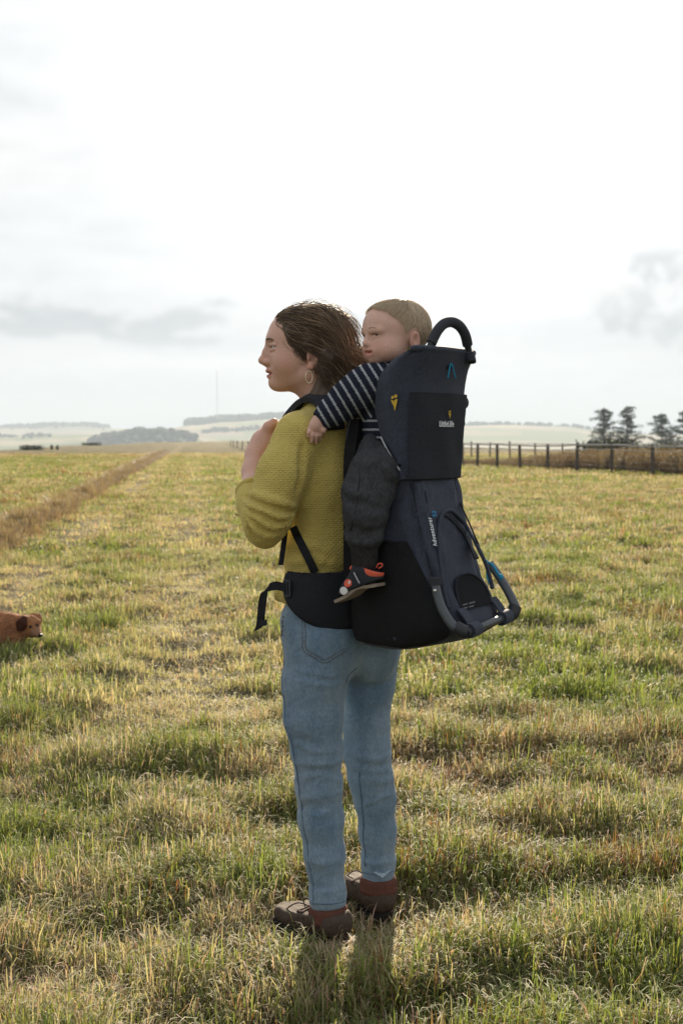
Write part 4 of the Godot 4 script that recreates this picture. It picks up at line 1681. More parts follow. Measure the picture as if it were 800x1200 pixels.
func make_hair(w: Node3D, _hd: Blob) -> void:
	var hb := Basis(HF, Vector3.UP, HL)
	var hr := Blob.new()
	hr.egg(H(-0.012, 0.058, 0), Vector3(0.094, 0.080, 0.079), hb, 0.02)
	hr.egg(H(0.040, 0.086, 0), Vector3(0.052, 0.040, 0.056), hb, 0.02)
	for s in [-1.0, 1.0]:
		hr.chain([[H(0.066, 0.084, 0.034 * s), 0.017], [H(0.042, 0.056, 0.056 * s), 0.019], [H(0.004, 0.034, 0.067 * s), 0.019], [H(-0.045, 0.0, 0.060 * s), 0.028], [H(-0.075, -0.045, 0.040 * s), 0.034]], 0.015)
		hr.chain([[H(0.040, 0.046, 0.056 * s), 0.014], [H(0.030, 0.022, 0.060 * s), 0.010], [H(0.020, 0.004, 0.064 * s), 0.006]], 0.015)
	hr.egg(H(-0.058, 0.012, 0), Vector3(0.060, 0.098, 0.076), hb, 0.025)
	hr.egg(H(-0.102, -0.012, -0.005), Vector3(0.036, 0.042, 0.055), hb, 0.025)
	hr.chain([[H(-0.085, -0.02, 0.02), 0.048], [H(-0.075, -0.07, 0.02), 0.048], [H(-0.045, -0.105, 0.025), 0.040], [H(-0.012, -0.128, 0.035), 0.022]], 0.02)
	hr.cone(H(-0.04, -0.03, 0.055), H(-0.015, -0.095, 0.05), 0.022, 0.018, 0.02)
	var hair_warp := func(p: Vector3, n: Vector3) -> Vector3:
		var q := p - head_at
		return p + n * (0.004 * n_mid.get_noise_3d(q.dot(HL) * 60.0, q.y * 14.0 + q.dot(HF) * 22.0, 3.0) - 0.002)
	var hair := put("hair", hr.build(0.0034, null, hair_warp), M.hair, w)
	# locks that follow the sweep from the parting back over the ear and down the neck
	var h := Heap.new()
	var use := hr.everything()
	var r := RandomNumberGenerator.new()
	r.seed = 77
	for i in 3000:
		var f := r.randf_range(-0.12, 0.088)
		var side := 1.0 if r.randf() < 0.72 else -1.0
		var start := H(f, r.randf_range(-0.05, 0.13) if i % 3 else r.randf_range(0.09, 0.14), r.randf_range(0.0, 0.08) * side)
		var lift := r.randf_range(0.0002, 0.0035)
		if i % 8 == 0:
			lift = r.randf_range(0.004, 0.014)
		start = hr.onto(start, 0.0002)
		var q0 := start - head_at
		if q0.dot(HF) > 0.03 and q0.y < 0.03:
			continue
		var path := PackedVector3Array([start])
		var p := start
		var steps := r.randi_range(7, 15)
		var ph := r.randf() * TAU
		for k in steps:
			var q := p - head_at
			var ff := q.dot(HF)
			var ll := q.dot(HL)
			var way := -HF * (1.0 - 0.55 * smoothstep(-0.02, -0.10, ff)) + Vector3.DOWN * (0.32 + 1.15 * smoothstep(0.0, -0.09, ff) - 0.25 * smoothstep(0.09, 0.12, q.y))
			way += HL * signf(ll) * 0.55 * smoothstep(0.07, 0.11, q.y)
			if q.y < -0.06:
				way += HF * 0.35
			var wv := 0.18 + 0.30 * smoothstep(0.02, -0.05, q.y)
			way += HL * wv * sin(ph + k * 0.9) + (Vector3.UP * 0.8 - HF * 0.6) * wv * cos(ph + k * 0.8)
			lift = minf(lift * (1.0 + 0.10 * wv), 0.022)
			var e := 0.0015
			var c := hr.d(p, use)
			var g := Vector3(hr.d(p + Vector3(e, 0, 0), use) - c, hr.d(p + Vector3(0, e, 0), use) - c, hr.d(p + Vector3(0, 0, e), use) - c).normalized()
			way = (way - g * way.dot(g)).normalized()
			p += way * 0.0125 - g * (c - lift * minf(1.0, (k + 1) / 5.0)) * 0.8
			if (p - head_at).y < -0.155 or ((p - head_at).y < -0.045 and (p - head_at).dot(HF) > -0.018):
				break
			path.append(p)
		if path.size() < 3:
			continue
		var tone := r.randf()
		var col := Vector3(0.095, 0.062, 0.040).lerp(Vector3(0.30, 0.20, 0.12), tone * tone)
		if i % 9 == 0:
			col = Vector3(0.50, 0.35, 0.20)
		h.tri_strip_tube(path, taper(0.0011, 0.0003, path.size()), 3, Color(col.x, col.y, col.z), false)
	# wind-blown ends curling out at the back and loose hairs round the crown
	for i in 620:
		var loose := i % 4 == 0
		var start := hr.onto(H(r.randf_range(-0.12, -0.05), r.randf_range(-0.085, 0.03), r.randf_range(-0.06, 0.075)) if not loose else H(r.randf_range(-0.12, 0.06), r.randf_range(0.03, 0.15), r.randf_range(-0.05, 0.06)), 0.0)
		var g := hr.grad(start)
		var way := (-HF * r.randf_range(0.3, 1.0) + Vector3.DOWN * r.randf_range(0.3, 0.9) + HL * r.randf_range(-0.3, 0.3) + g * r.randf_range(0.1, 0.45)).normalized()
		if loose:
			way = (way - g * way.dot(g) * 0.9 + g * r.randf_range(0.05, 0.22)).normalized()
		var side := way.cross(g).normalized()
		var curl := r.randf_range(0.002, 0.007) * (0.5 if loose else 1.0)
		var ph := r.randf() * TAU
		var path := PackedVector3Array()
		for k in 11:
			var t := k / 10.0
			var a := ph + t * r.randf_range(5.0, 6.0)
			path.append(start + way * (0.078 * t) + g * (0.010 * sin(t * PI) - 0.022 * t * t) + (side * cos(a) + g * sin(a)) * curl * t)
		var tone := r.randf()
		var col := Vector3(0.15, 0.10, 0.062).lerp(Vector3(0.46, 0.32, 0.19), tone)
		h.tri_strip_tube(path, taper(0.0008, 0.00025, path.size()), 3, Color(col.x, col.y, col.z), false)
	tag(put("hair_strands", h.mesh(), M.hair_strand, hair), "", "", "", "stuff")


func make_boots(w: Node3D) -> void:
	var lines := boot_lines()
	var ankles := [J(384.5, 1068, -0.095), J(443, 1034, 0.06)]
	for i in 2:
		var heel: Vector3 = lines[i][0]
		var toe: Vector3 = lines[i][1]
		var f := (toe - heel).normalized()
		var l := Vector3(0, 1, 0).cross(f).normalized()
		var up := Vector3.UP
		var root := Node3D.new()
		root.name = "boot"
		w.add_child(root, true)
		var an: Vector3 = ankles[i]
		var b := Blob.new()
		var len_ := heel.distance_to(toe)
		b.chain([[heel + f * 0.022 + up * 0.052, 0.036], [heel + f * 0.085 + up * 0.058, 0.041], [heel + f * (len_ - 0.06) + up * 0.046, 0.042], [heel + f * (len_ - 0.012) + up * 0.040, 0.034]], 0.03)
		b.cone(heel + f * 0.025 + up * 0.06, an + f * 0.0 + up * -0.01, 0.038, 0.044, 0.03)
		b.cone(heel + f * 0.125 + up * 0.058, an + f * 0.030 + up * 0.0, 0.040, 0.038, 0.03)
		b.cone(heel + f * 0.018 + up * 0.055, an - f * 0.012 - up * 0.028, 0.038, 0.040, 0.02)
		b.plane(heel + up * 0.022, -up, 0.006)
		b.plane(an + up * 0.004, up + f * 0.15, 0.006)
		var bw := func(p: Vector3, n: Vector3) -> Vector3: return p + n * 0.0022 * n_mid.get_noise_3d(p.x * 28.0, p.y * 40.0, p.z * 28.0)
		var upper := put("leather_upper", b.build(0.0045, null, bw), M.boot_leather, root)
		# padded collar
		var cb := Blob.new()
		for k in 14:
			var a := TAU * k / 14.0
			var a2 := TAU * (k + 1) / 14.0
			var c0 := an + up * 0.006
			cb.cone(c0 + (f * cos(a) + l * sin(a)) * 0.036, c0 + (f * cos(a2) + l * sin(a2)) * 0.036, 0.0125, 0.0125, 0.01)
			cb.cone(c0 - up * 0.020 + (f * cos(a) * 1.05 + l * sin(a)) * 0.038, c0 - up * 0.020 + (f * cos(a2) * 1.05 + l * sin(a2)) * 0.038, 0.0125, 0.0125, 0.01)
		put("collar", cb.build(0.004), M.boot_collar, root)
		# welted sole with cleats
		var rows := Heap.new()
		var outline := []
		for k in 28:
			var a := TAU * k / 28.0
			var x := cos(a)
			var wd := 0.040 + 0.007 * smoothstep(-0.2, 0.6, x) - 0.006 * exp(-pow((x + 0.15) / 0.3, 2))
			outline.append(heel + f * (len_ * 0.5 + (len_ * 0.5 + 0.024) * signf(x) * pow(absf(x), 0.75)) + l * wd * signf(sin(a)) * pow(absf(sin(a)), 0.7))
		var ring := PackedVector3Array(outline)
		ring.append(outline[0])
		for k in 28:
			var p0 := ring[k]
			var p1 := ring[k + 1]
			rows.face([p0 + up * 0.002, p1 + up * 0.002, p1 + up * 0.026, p0 + up * 0.026], Color.WHITE, ((p0 + p1) * 0.5 - heel - f * len_ * 0.5).normalized())
		var top := []
		var bot := []
		for p in outline:
			top.append(p + up * 0.026)
			bot.append(p + up * 0.002)
		rows.face(top, Color.WHITE, up)
		rows.face(bot, Color.WHITE, -up)
		put("sole", rows.mesh(), M.boot_sole, root)
		# laces criss-cross over the tongue, with a loose bow
		for k in 5:
			var t := k / 4.0
			var c := (heel + f * (len_ - 0.085) + up * 0.09).lerp(an + f * 0.045 + up * 0.0, t)
			var lp := []
			for q in 5:
				var s := q / 4.0 - 0.5
				lp.append(b.onto(c + l * 0.085 * s - up * 0.03 * absf(s) + (f * 0.012 * (s if k % 2 else -s)), 0.002))
			var lh := Heap.new()
			var lpath := spline(lp, 4)
			lh.tri_strip_tube(lpath, even(0.0028, lpath.size()), 5)
			put("lace", lh.mesh(), M.lace, upper)
		var bow := an + f * 0.05 + up * -0.005
		for s in [-1.0, 1.0]:
			put("lace_loop", tube_mesh([bow, bow + l * 0.02 * s + f * 0.035 + up * 0.012, bow + l * 0.035 * s + f * 0.065 - up * 0.012, bow + l * 0.03 * s + f * 0.05 - up * 0.045, bow + f * 0.03 - up * 0.03], 0.002, 5), M.lace, upper)
			put("lace_end", tube_mesh([bow, bow + l * 0.03 * s + f * 0.01 - up * 0.02, b.onto(bow + l * 0.04 * s - up * 0.06, 0.003), b.onto(bow + l * 0.042 * s + f * 0.01 - up * 0.095, 0.003)], 0.002, 5), M.lace, upper)
		# stitched line along the side
		for s in [-1.0, 1.0]:
			var sp := []
			for k in 8:
				var t := k / 7.0
				sp.append(b.onto(heel + f * (0.0 + (len_ * 0.75) * t) + l * 0.05 * s + up * (0.062 - 0.012 * sin(t * PI)), 0.0006))
			var sh := Heap.new()
			var spp := spline(sp, 3)
			sh.tri_strip_tube(spp, even(0.0011, spp.size()), 4)
			put("seam", sh.mesh(), M.lace, upper)


# ---------------------------------------------------------------- the carrier on her back
var tab_f := []
var tab_r := []
var tab_h := []
var top_w := []
var top_r := []


func t_of(p: Vector3) -> float:
	return (p - C0).dot(CB)


func carrier_tables() -> void:
	# outlines of the near side read off the photograph: height, distance behind her
	for q in [[556, 450, 0.100], [575, 440, 0.102], [600, 425, 0.105], [640, 412, 0.112], [690, 400, 0.118], [725, 399, 0.120], [748, 401, 0.118], [759, 412, 0.112], [764, 432, 0.10]]:
		var p := C(q[1], q[0], q[2])
		tab_f.append([p.y, t_of(p)])
	for q in [[548, 481, 0.106], [562, 482, 0.106], [575, 486, 0.106], [600, 491, 0.106], [640, 500, 0.112], [690, 514, 0.118], [722, 527, 0.122], [742, 534, 0.120], [757, 512, 0.112], [764, 470, 0.10]]:
		var p := C(q[1], q[0], q[2])
		tab_r.append([p.y, t_of(p)])
		tab_h.append([p.y, q[2]])
	for q in [[408, 494], [411, 488], [416, 473], [424, 460], [436, 449], [452, 441], [480, 439], [510, 446], [540, 463], [562, 476]]:
		var p := C(q[1], q[0], 0.108)
		top_w.append([p.y, t_of(p)])
	for q in [[408, 496], [430, 488], [450, 485], [500, 482], [562, 479]]:
		var p := C(q[1], q[0], 0.108)
		top_r.append([p.y, t_of(p)])
	for t in [tab_f, tab_r, tab_h, top_w, top_r]:
		t.sort_custom(func(a, b): return a[0] < b[0])


func linear_pick(table: Array, x: float) -> float:
	if x <= table[0][0]:
		return table[0][1]
	for i in table.size() - 1:
		if x < table[i + 1][0]:
			return lerpf(table[i][1], table[i + 1][1], (x - table[i][0]) / (table[i + 1][0] - table[i][0]))
	return table[-1][1]


# the lower pack is a lofted, rounded wedge; this is its surface at an angle and a height
func pack_point(y: float, a: float, grow := 0.0) -> Vector3:
	var f := linear_pick(tab_f, y)
	var r := linear_pick(tab_r, y)
	var h := linear_pick(tab_h, y) + grow
	var y0: float = tab_r[0][0]
	var close := clampf((y - y0 + 0.012) / 0.04, 0.0, 1.0)
	close = sqrt(1.0 - (1.0 - close) * (1.0 - close))
	h *= 0.55 + 0.45 * close
	var mid := (f + r) * 0.5
	var half := (r - f) * 0.5 + grow
	var x := signf(cos(a)) * pow(absf(cos(a)), 0.55)
	var z := signf(sin(a)) * pow(absf(sin(a)), 0.55)
	var sag := 0.009 * n_mid.get_noise_3d(y * 7.0, cos(a) * 2.4 + y * 4.0, sin(a) * 2.4) + 0.0025 * n_small.get_noise_3d(y * 40.0, cos(a) * 7.0, sin(a) * 7.0)
	return K(mid + x * (half + sag), y, z * (h + sag))


func inside_pack(p: Vector3) -> bool:
	var f := linear_pick(tab_f, p.y)
	var r := linear_pick(tab_r, p.y)
	var h := linear_pick(tab_h, p.y)
	if p.y < tab_r[0][0] or p.y > tab_r[-1][0]:
		return false
	var x := (t_of(p) - (f + r) * 0.5) / maxf((r - f) * 0.5, 0.001)
	var z := (p - C0).dot(CL) / h
	return pow(absf(x), 3.6) + pow(absf(z), 3.6) < 1.0


func RF(px: float, py: float, out := 0.0) -> Vector3:
	var v := ray_of(px, py)
	v /= -v.z
	var d := 2.3
	while d < 3.3:
		if inside_pack(EYE + v * d):
			return EYE + v * (d - 0.001) + CB * out
		d += 0.001
	return EYE + v * 2.75


# on the plane across the carrier's back
func TB(px: float, py: float, t: float) -> Vector3:
	var v := ray_of(px, py)
	return EYE + v * ((C0 + CB * t - EYE).dot(CB) / v.dot(CB))


func upper_row(y: float, grow := 0.0, part := 0) -> PackedVector3Array:
	var w := linear_pick(top_w, y)
	var r := linear_pick(top_r, y) + grow
	var s := 0.104 + 0.006 * smoothstep(1.25, 1.5, y) + grow
	var c := 0.028
	var pts := []
	if part == 0:
		pts = [K(w, y, s - 0.006), K(lerpf(w, r - c, 0.5), y, s + 0.004), K(r - c, y, s), K(r - c * 0.3, y, s - c * 0.3), K(r, y, s - c), K(r + 0.006, y, 0), K(r, y, -s + c), K(r - c * 0.3, y, -s + c * 0.3), K(r - c, y, -s), K(lerpf(w, r - c, 0.5), y, -s - 0.004), K(w, y, -s + 0.006)]
	else:
		pts = [K(r - c * 0.5, y, s - c * 0.12), K(r - c * 0.08, y, s - c * 0.6), K(r + 0.003, y, s * 0.5), K(r + 0.008, y, 0), K(r + 0.003, y, -s * 0.5), K(r - c * 0.08, y, -s + c * 0.6), K(r - c * 0.5, y, -s + c * 0.12)]
	var out := spline(pts, 4)
	for i in out.size():
		var q := out[i]
		out[i] += (CB + CL * 0.5) * 0.005 * n_mid.get_noise_3d(q.x * 9.0, q.y * 7.0 + q.x * 4.0, q.z * 9.0)
	return out


func sheet_mesh(rows: Array, thick: float) -> ArrayMesh:
	var h := Heap.new()
	h.sheet(rows, thick)
	return h.mesh()


func lettering(words: String, where: Vector3, right: Vector3, up: Vector3, wide: float, m: Material, parent: Node, called: String, squash := 1.0) -> void:
	var t := TextMesh.new()
	var font := SystemFont.new()
	font.font_names = PackedStringArray(["Droid Sans"])
	font.font_weight = 600
	t.font = font
	t.text = words
	t.font_size = 64
	t.pixel_size = 0.01
	t.depth = 0.05
	t.curve_step = 2.0
	var box := t.get_aabb()
	var k := wide / maxf(box.size.x, 0.01)
	var o := put(called, t, m, parent)
	o.transform = Transform3D(Basis(right * k, up * k * squash, right.cross(up) * k), where + o.position)


func emblem(where: Vector3, right: Vector3, up: Vector3, k: float, parent: Node) -> void:
	var nrm := right.cross(up)
	for q in [[-0.20, 0.62, 0.17], [0.22, 0.74, 0.19]]:
		var disc := CylinderMesh.new()
		disc.top_radius = q[2] * k
		disc.bottom_radius = q[2] * k
		disc.height = 0.0012
		disc.radial_segments = 16
		var o := put("emblem_head", disc, M.print_yellow, parent)
		o.transform = Transform3D(Basis(right, nrm, -up), where + o.position + (right * q[0] + up * q[1]) * k)
	for q in [[[-0.42, 0.38], [-0.30, 0.10], [-0.14, -0.2], [-0.02, 0.25], [-0.22, 0.30]], [[0.46, 0.42], [0.36, 0.0], [0.12, -0.8], [-0.1, -0.1], [0.08, 0.34], [0.26, 0.42]]]:
		var h := Heap.new()
		var top := []
		var low := []
		for p in q:
			var w: Vector3 = where + (right * p[0] + up * p[1]) * k
			top.append(w + nrm * 0.0006)
			low.append(w - nrm * 0.0006)
		h.face(top, Color.WHITE, nrm)
		h.face(low, Color.WHITE, -nrm)
		for i in q.size():
			h.face([top[i], top[(i + 1) % q.size()], low[(i + 1) % q.size()], low[i]])
		put("emblem_figure", h.mesh(), M.print_yellow, parent)


func make_carrier() -> void:
	carrier_tables()
	var c := thing("child_carrier", "navy and black framed child carrier worn on the woman's back", "child carrier", K(0.3, 0.78, 0))
	# lower pack
	var y0: float = tab_r[0][0]
	var y1: float = tab_r[-1][0]
	var h := Heap.new()
	var ny := 44
	var na := 88
	for i in ny + 1:
		var y := lerpf(y0, y1, i / float(ny))
		for j in na:
			h.v.append(pack_point(y, TAU * j / na))
			h.n.append(Vector3.UP)
			h.c.append(Color.WHITE)
	for i in ny:
		for j in na:
			var p := i * na + j
			var q := i * na + (j + 1) % na
			h.ind.append_array([p, p + na, q, q, p + na, q + na])
	for e in [0, ny]:
		var m := h.v.size()
		var y := y0 - 0.004 if e == 0 else y1
		h.v.append(K((linear_pick(tab_f, y) + linear_pick(tab_r, y)) * 0.5, y, 0))
		h.n.append(Vector3.UP)
		h.c.append(Color.WHITE)
		for j in na:
			if e == 0:
				h.ind.append_array([m, e * na + j, e * na + (j + 1) % na])
			else:
				h.ind.append_array([m, e * na + (j + 1) % na, e * na + j])
	var nn := Blob.normals(h.v, h.ind)
	var mid := K(0.25, 0.95, 0)
	if nn[na * 20].dot(h.v[na * 20] - mid) < 0.0:
		for i in range(0, h.ind.size(), 3):
			var k := h.ind[i + 1]
			h.ind[i + 1] = h.ind[i + 2]
			h.ind[i + 2] = k
		nn = Blob.normals(h.v, h.ind)
	var lower := put("lower_pack", Blob.pack(h.v, nn, h.ind), M.navy, c)
	# black mesh pocket over each side and the front
	for side in [1.0, -1.0]:
		var rows := []
		for i in 26:
			var u := i / 25.0
			var row := PackedVector3Array()
			for j in 22:
				var w := j / 21.0
				# from the front edge back to the curved mouth of the pocket
				var top := C(lerpf(410.0, 474.0, w), 633.0 + 2.0 * w, 0.113)
				var edge := [[0.0, 474.0, 634.0], [0.25, 489.0, 657.0], [0.5, 503.0, 686.0], [0.75, 517.0, 716.0], [1.0, 524.0, 744.0]]
				var ex := 0.0
				var ey := 0.0
				for k in 4:
					if u >= edge[k][0] and u <= edge[k + 1][0]:
						var f: float = (u - edge[k][0]) / 0.25
						ex = lerpf(edge[k][1], edge[k + 1][1], f)
						ey = lerpf(edge[k][2], edge[k + 1][2], f)
				var e := C(ex, ey, 0.118)
				var y := lerpf(top.y, y0 + 0.012, u)
				if w > 0.9:
					y = lerpf(y, e.y, (w - 0.9) * 5.0)
				var t0 := linear_pick(tab_f, y)
				var r := linear_pick(tab_r, y)
				var te := minf(t_of(e), r - 0.02)
				var t := lerpf(t0 + 0.003, te, w)
				var x := clampf((t - (t0 + r) * 0.5) / ((r - t0) * 0.5), -0.985, 0.985)
				var s := linear_pick(tab_h, y) * pow(1.0 - pow(absf(x), 3.64), 1.0 / 3.64)
				var close := clampf((y - y0 + 0.012) / 0.04, 0.0, 1.0)
				s *= 0.55 + 0.45 * sqrt(1.0 - (1.0 - close) * (1.0 - close))
				row.append(K(t, y, (s + 0.005 + 0.0035 * n_mid.get_noise_2d(t * 22.0, y * 9.0)) * side))
			rows.append(row)
		put("side_pocket", sheet_mesh(rows, 0.005), M.black_mesh, c)
		var hem := PackedVector3Array()
		for j in 20:
			hem.append(rows[0][j] + CL * 0.002 * side)
		var hh := Heap.new()
		hh.tri_strip_tube(hem, even(0.0035, 20), 7)
		put("pocket_hem", hh.mesh(), M.webbing, c)
	# upper shell: two wings and the back
	var rows := []
	var ya: float = top_r[0][0]
	var yb: float = top_r[-1][0]
	for i in 25:
		rows.append(upper_row(lerpf(ya, yb, i / 24.0)))
	var upper := put("upper_shell", sheet_mesh(rows, 0.014), M.navy, c)
	for e in [0, rows[0].size() - 1]:
		var p := PackedVector3Array()
		for i in rows.size():
			p.append(rows[i][e])
		var hh := Heap.new()
		hh.tri_strip_tube(p, even(0.0048, p.size()), 8)
		put("piping", hh.mesh(), M.piping, c)
	var lip := Heap.new()
	lip.tri_strip_tube(rows[24], even(0.008, rows[24].size()), 8)
	put("top_binding", lip.mesh(), M.navy, c)
	rows = []
	var yp := TB(487, 461, 0.33).y
	var yq := TB(480, 561, 0.31).y
	for i in 15:
		var y := lerpf(yq, yp, i / 14.0)
		rows.append(upper_row(y, 0.0085, 1))
	put("back_pocket", sheet_mesh(rows, 0.006), M.charcoal, c)
	for e in [0, 14]:
		var hh := Heap.new()
		hh.tri_strip_tube(rows[e], even(0.0032, rows[e].size()), 7)
		put("pocket_seam", hh.mesh(), M.webbing, c)
	# handle hoop
	var hp := [[503, 413, 0.070], [505, 402, 0.066], [512, 388, 0.05], [520, 379.5, 0.028], [529, 377.5, 0.006], [538, 382, -0.018], [544.5, 392, -0.040], [547.5, 404, -0.060], [550, 421, -0.072]]
	var pts := []
	for q in hp:
		pts.append(C(q[0], q[1], q[2]))
	put("handle", tube_mesh(pts.slice(1, 8), 0.0125, 12, 6), M.foam, c)
	put("handle_bar", tube_mesh([pts[0] - Vector3(0, 0.006, 0), pts[0], pts[1], pts[2]], 0.0085, 10, 5), M.frame_plastic, c)
	put("handle_bar", tube_mesh([pts[6], pts[7], pts[8], pts[8] - Vector3(0, 0.006, 0)], 0.0085, 10, 5), M.frame_plastic, c)
	for q in [[0, 1], [8, 7]]:
		var hh := Heap.new()
		var p0: Vector3 = pts[q[0]] - Vector3(0, 0.004, 0)
		var path := spline([p0, pts[q[0]], (pts[q[0]] as Vector3).lerp(pts[q[1]], 0.55)], 4)
		hh.tri_strip_tube(path, taper(0.0165, 0.0135, path.size()), 12)
		put("handle_sleeve", hh.mesh(), M.navy, c)
	# top tab with its two blue cords
	var bt := linear_pick(top_r, TB(526, 430, 0.34).y) + 0.014
	put("tab", band_mesh([TB(524.5, 413, bt - 0.004), TB(525.5, 424, bt), TB(526, 432, bt + 0.001)], [CL, CL, CL], 0.020, 0.004, 4), M.webbing, c)
	put("zip_cord", tube_mesh([TB(527.5, 426, bt + 0.004), TB(526, 434, bt + 0.006), TB(524.5, 443, bt + 0.004)], 0.0017, 6, 4), M.cyan_cord, c)
	put("zip_cord", tube_mesh([TB(529, 426, bt + 0.004), TB(531.5, 435, bt + 0.006), TB(533.5, 443, bt + 0.004)], 0.0017, 6, 4), M.cyan_cord, c)
	# marks
	var lt := linear_pick(top_r, TB(523, 497, 0.33).y) + 0.0262
	lettering("LittleLife", TB(523, 497, lt), -CL, Vector3.UP, 0.060, M.print_white, upper, "lettering", 1.3)
	emblem(TB(526.5, 486, lt), -CL, Vector3.UP, 0.011, upper)
	emblem(C(461.5, 472.5, 0.1225), CB, Vector3.UP, 0.022, upper)
	var up2 := (Vector3.UP - CB * 0.26).normalized()
	lettering("Adventurer", RF(504.5, 623, 0.005), up2, (CL + CB * -0.25).normalized(), 0.070, M.print_white, lower, "lettering", 1.2)
	lettering("S2", RF(506.5, 602, 0.005), up2, (CL + CB * -0.25).normalized(), 0.014, M.print_blue, lower, "lettering", 1.2)
	# arched flap; a black sheet laid on the lower back for the opening's inner shade
	var arch := []
	for q in [[524, 712], [518, 690], [514, 655], [512, 622], [515, 604], [523, 598], [532, 602], [545, 617], [558, 638], [570, 664], [577, 690]]:
		arch.append(RF(q[0], q[1], 0.004))
	put("flap_edge", tube_mesh(arch, 0.0048, 8, 5), M.navy, c)
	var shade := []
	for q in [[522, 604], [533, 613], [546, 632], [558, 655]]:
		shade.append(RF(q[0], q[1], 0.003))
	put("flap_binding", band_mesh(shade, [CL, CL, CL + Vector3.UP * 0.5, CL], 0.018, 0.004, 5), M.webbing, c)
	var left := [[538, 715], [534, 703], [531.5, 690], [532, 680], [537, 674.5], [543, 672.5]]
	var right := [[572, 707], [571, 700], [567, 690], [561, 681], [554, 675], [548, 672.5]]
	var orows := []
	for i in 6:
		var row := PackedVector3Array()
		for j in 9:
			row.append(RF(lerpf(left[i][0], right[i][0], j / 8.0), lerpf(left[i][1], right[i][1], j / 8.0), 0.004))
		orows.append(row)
	put("opening_shade", sheet_mesh(orows, 0.003), M.black_mesh, c)
	var rim := []
	for q in left:
		rim.append(RF(q[0], q[1], 0.006))
	right.reverse()
	for q in right:
		rim.append(RF(q[0], q[1], 0.006))
	put("opening_rim", tube_mesh(rim, 0.003, 7, 3), M.webbing, c)
	for q in [[[539, 708.5], [555, 704.5]], [[540, 712.5], [553.5, 709]]]:
		var a := RF(q[0][0], q[0][1], 0.0075)
		var b := RF(q[1][0], q[1][1], 0.0075)
		for k in 9:
			if (k * 7) % 5 == 1:
				continue
			var hh := Heap.new()
			var p0 := a.lerp(b, k / 9.0)
			var p1 := a.lerp(b, (k + 0.75) / 9.0)
			hh.box((p0 + p1) * 0.5, Vector3(p0.distance_to(p1), 0.0032, 0.0008), Basis((b - a).normalized(), CB.cross((b - a).normalized()).normalized(), CB))
			put("print_mark", hh.mesh(), M.print_grey, c)
	for q in [[[481, 566], [486, 590], [492, 620], [499, 650], [507, 680]], [[531, 566], [538, 588], [549, 612], [561, 640]], [[497, 575], [500, 596], [503, 612]]]:
		var sp := []
		for w in q:
			sp.append(RF(w[0], w[1], 0.0015))
		put("seam", tube_mesh(sp, 0.0022, 6, 5), M.webbing, c)
	# frame feet and crossbar
	var near := []
	for q in [[509.5, 683, 0.124], [512.5, 698, 0.126], [518, 714, 0.126], [527, 729, 0.122], [536, 737, 0.116], [546, 741, 0.104]]:
		near.append(C(q[0], q[1], q[2]))
	var far := []
	for q in [[573, 660, -0.118], [582, 672, -0.122], [591.5, 687, -0.124], [600, 703, -0.122], [603.5, 714, -0.118], [597, 721, -0.104]]:
		far.append(C(q[0], q[1], q[2]))
	for q in [near, far]:
		var hh := Heap.new()
		var path := spline(q, 6)
		hh.tri_strip_tube(path, taper(0.0125, 0.0145, path.size()), 12, Color.WHITE, true, 0.75, CL)
		put("frame_tube", hh.mesh(), M.frame_metal, c)
		put("frame_end", tube_mesh([path[path.size() - 9], path[path.size() - 4], path[path.size() - 1]], 0.0165, 12, 4), M.frame_plastic, c)
	put("crossbar", tube_mesh([near[5], (near[5] + far[5]) * 0.5, far[5]], 0.0095, 12, 4), M.frame_metal, c)
	for q in [[0.06, 0.24], [0.78, 0.96]]:
		put("crossbar_sleeve", tube_mesh([near[5].lerp(far[5], q[0]), near[5].lerp(far[5], (q[0] + q[1]) * 0.5), near[5].lerp(far[5], q[1])], 0.0175, 12, 4), M.navy, c)
		var e: Vector3 = near[5].lerp(far[5], (q[0] + q[1]) * 0.5)
		put("webbing_loop", band_mesh([e, e + Vector3(0, 0.022, 0) - CB * 0.012, e + Vector3(0, 0.045, 0) - CB * 0.035], [CL, CL, CL], 0.030, 0.004, 4), M.navy, c)
	put("frame_cap", tube_mesh([near[0] + Vector3(0, 0.012, 0), near[0], near[1].lerp(near[0], 0.75)], 0.0145, 10, 3), M.padding, c)
	var rv := SphereMesh.new()
	rv.radius = 0.0042
	rv.height = 0.0084
	var ro := put("rivet", rv, M.steel, c)
	ro.position += near[1].lerp(near[0], 0.45) + CL * 0.0125 + CB * 0.004
	# blue pull cord knotted on the far side
	put("pull_cord", tube_mesh([C(567, 658, -0.10), C(570, 667, -0.088), C(570.5, 676, -0.086), C(573, 683, -0.086), C(577, 688, -0.088)], 0.0027, 8, 5), M.cyan_cord, c)
	put("pull_cord", tube_mesh([C(568, 658, -0.10), C(574, 660, -0.096), C(579, 665, -0.094), C(583, 672, -0.092), C(588, 677, -0.092)], 0.0027, 8, 5), M.cyan_cord, c)
	for q in [[569, 659, -0.094], [586.5, 676, -0.092], [576, 687, -0.088]]:
		var kb := Blob.new()
		kb.egg(C(q[0], q[1], q[2]), Vector3(0.006, 0.0075, 0.006), Basis(), 0.002)
		put("cord_knot", kb.build(0.0022), M.cyan_cord, c)
	# buckles standing out on the far edge
	for q in [[544.5, 472, 0.016, 0.030], [540, 496, 0.020, 0.026]]:
		var e := TB(q[0], q[1], 0.318)
		var bb := Blob.new()
		bb.egg(e, Vector3(q[2] * 0.55, q[3] * 0.5, 0.010), Basis(-CL, Vector3.UP, CB), 0.004)
		bb.cone(e, e + CL * 0.03, 0.007, 0.006, 0.004)
		put("buckle", bb.build(0.0028), M.frame_plastic, c)
	# padded wall between the woman's back and the child
	var wall := []
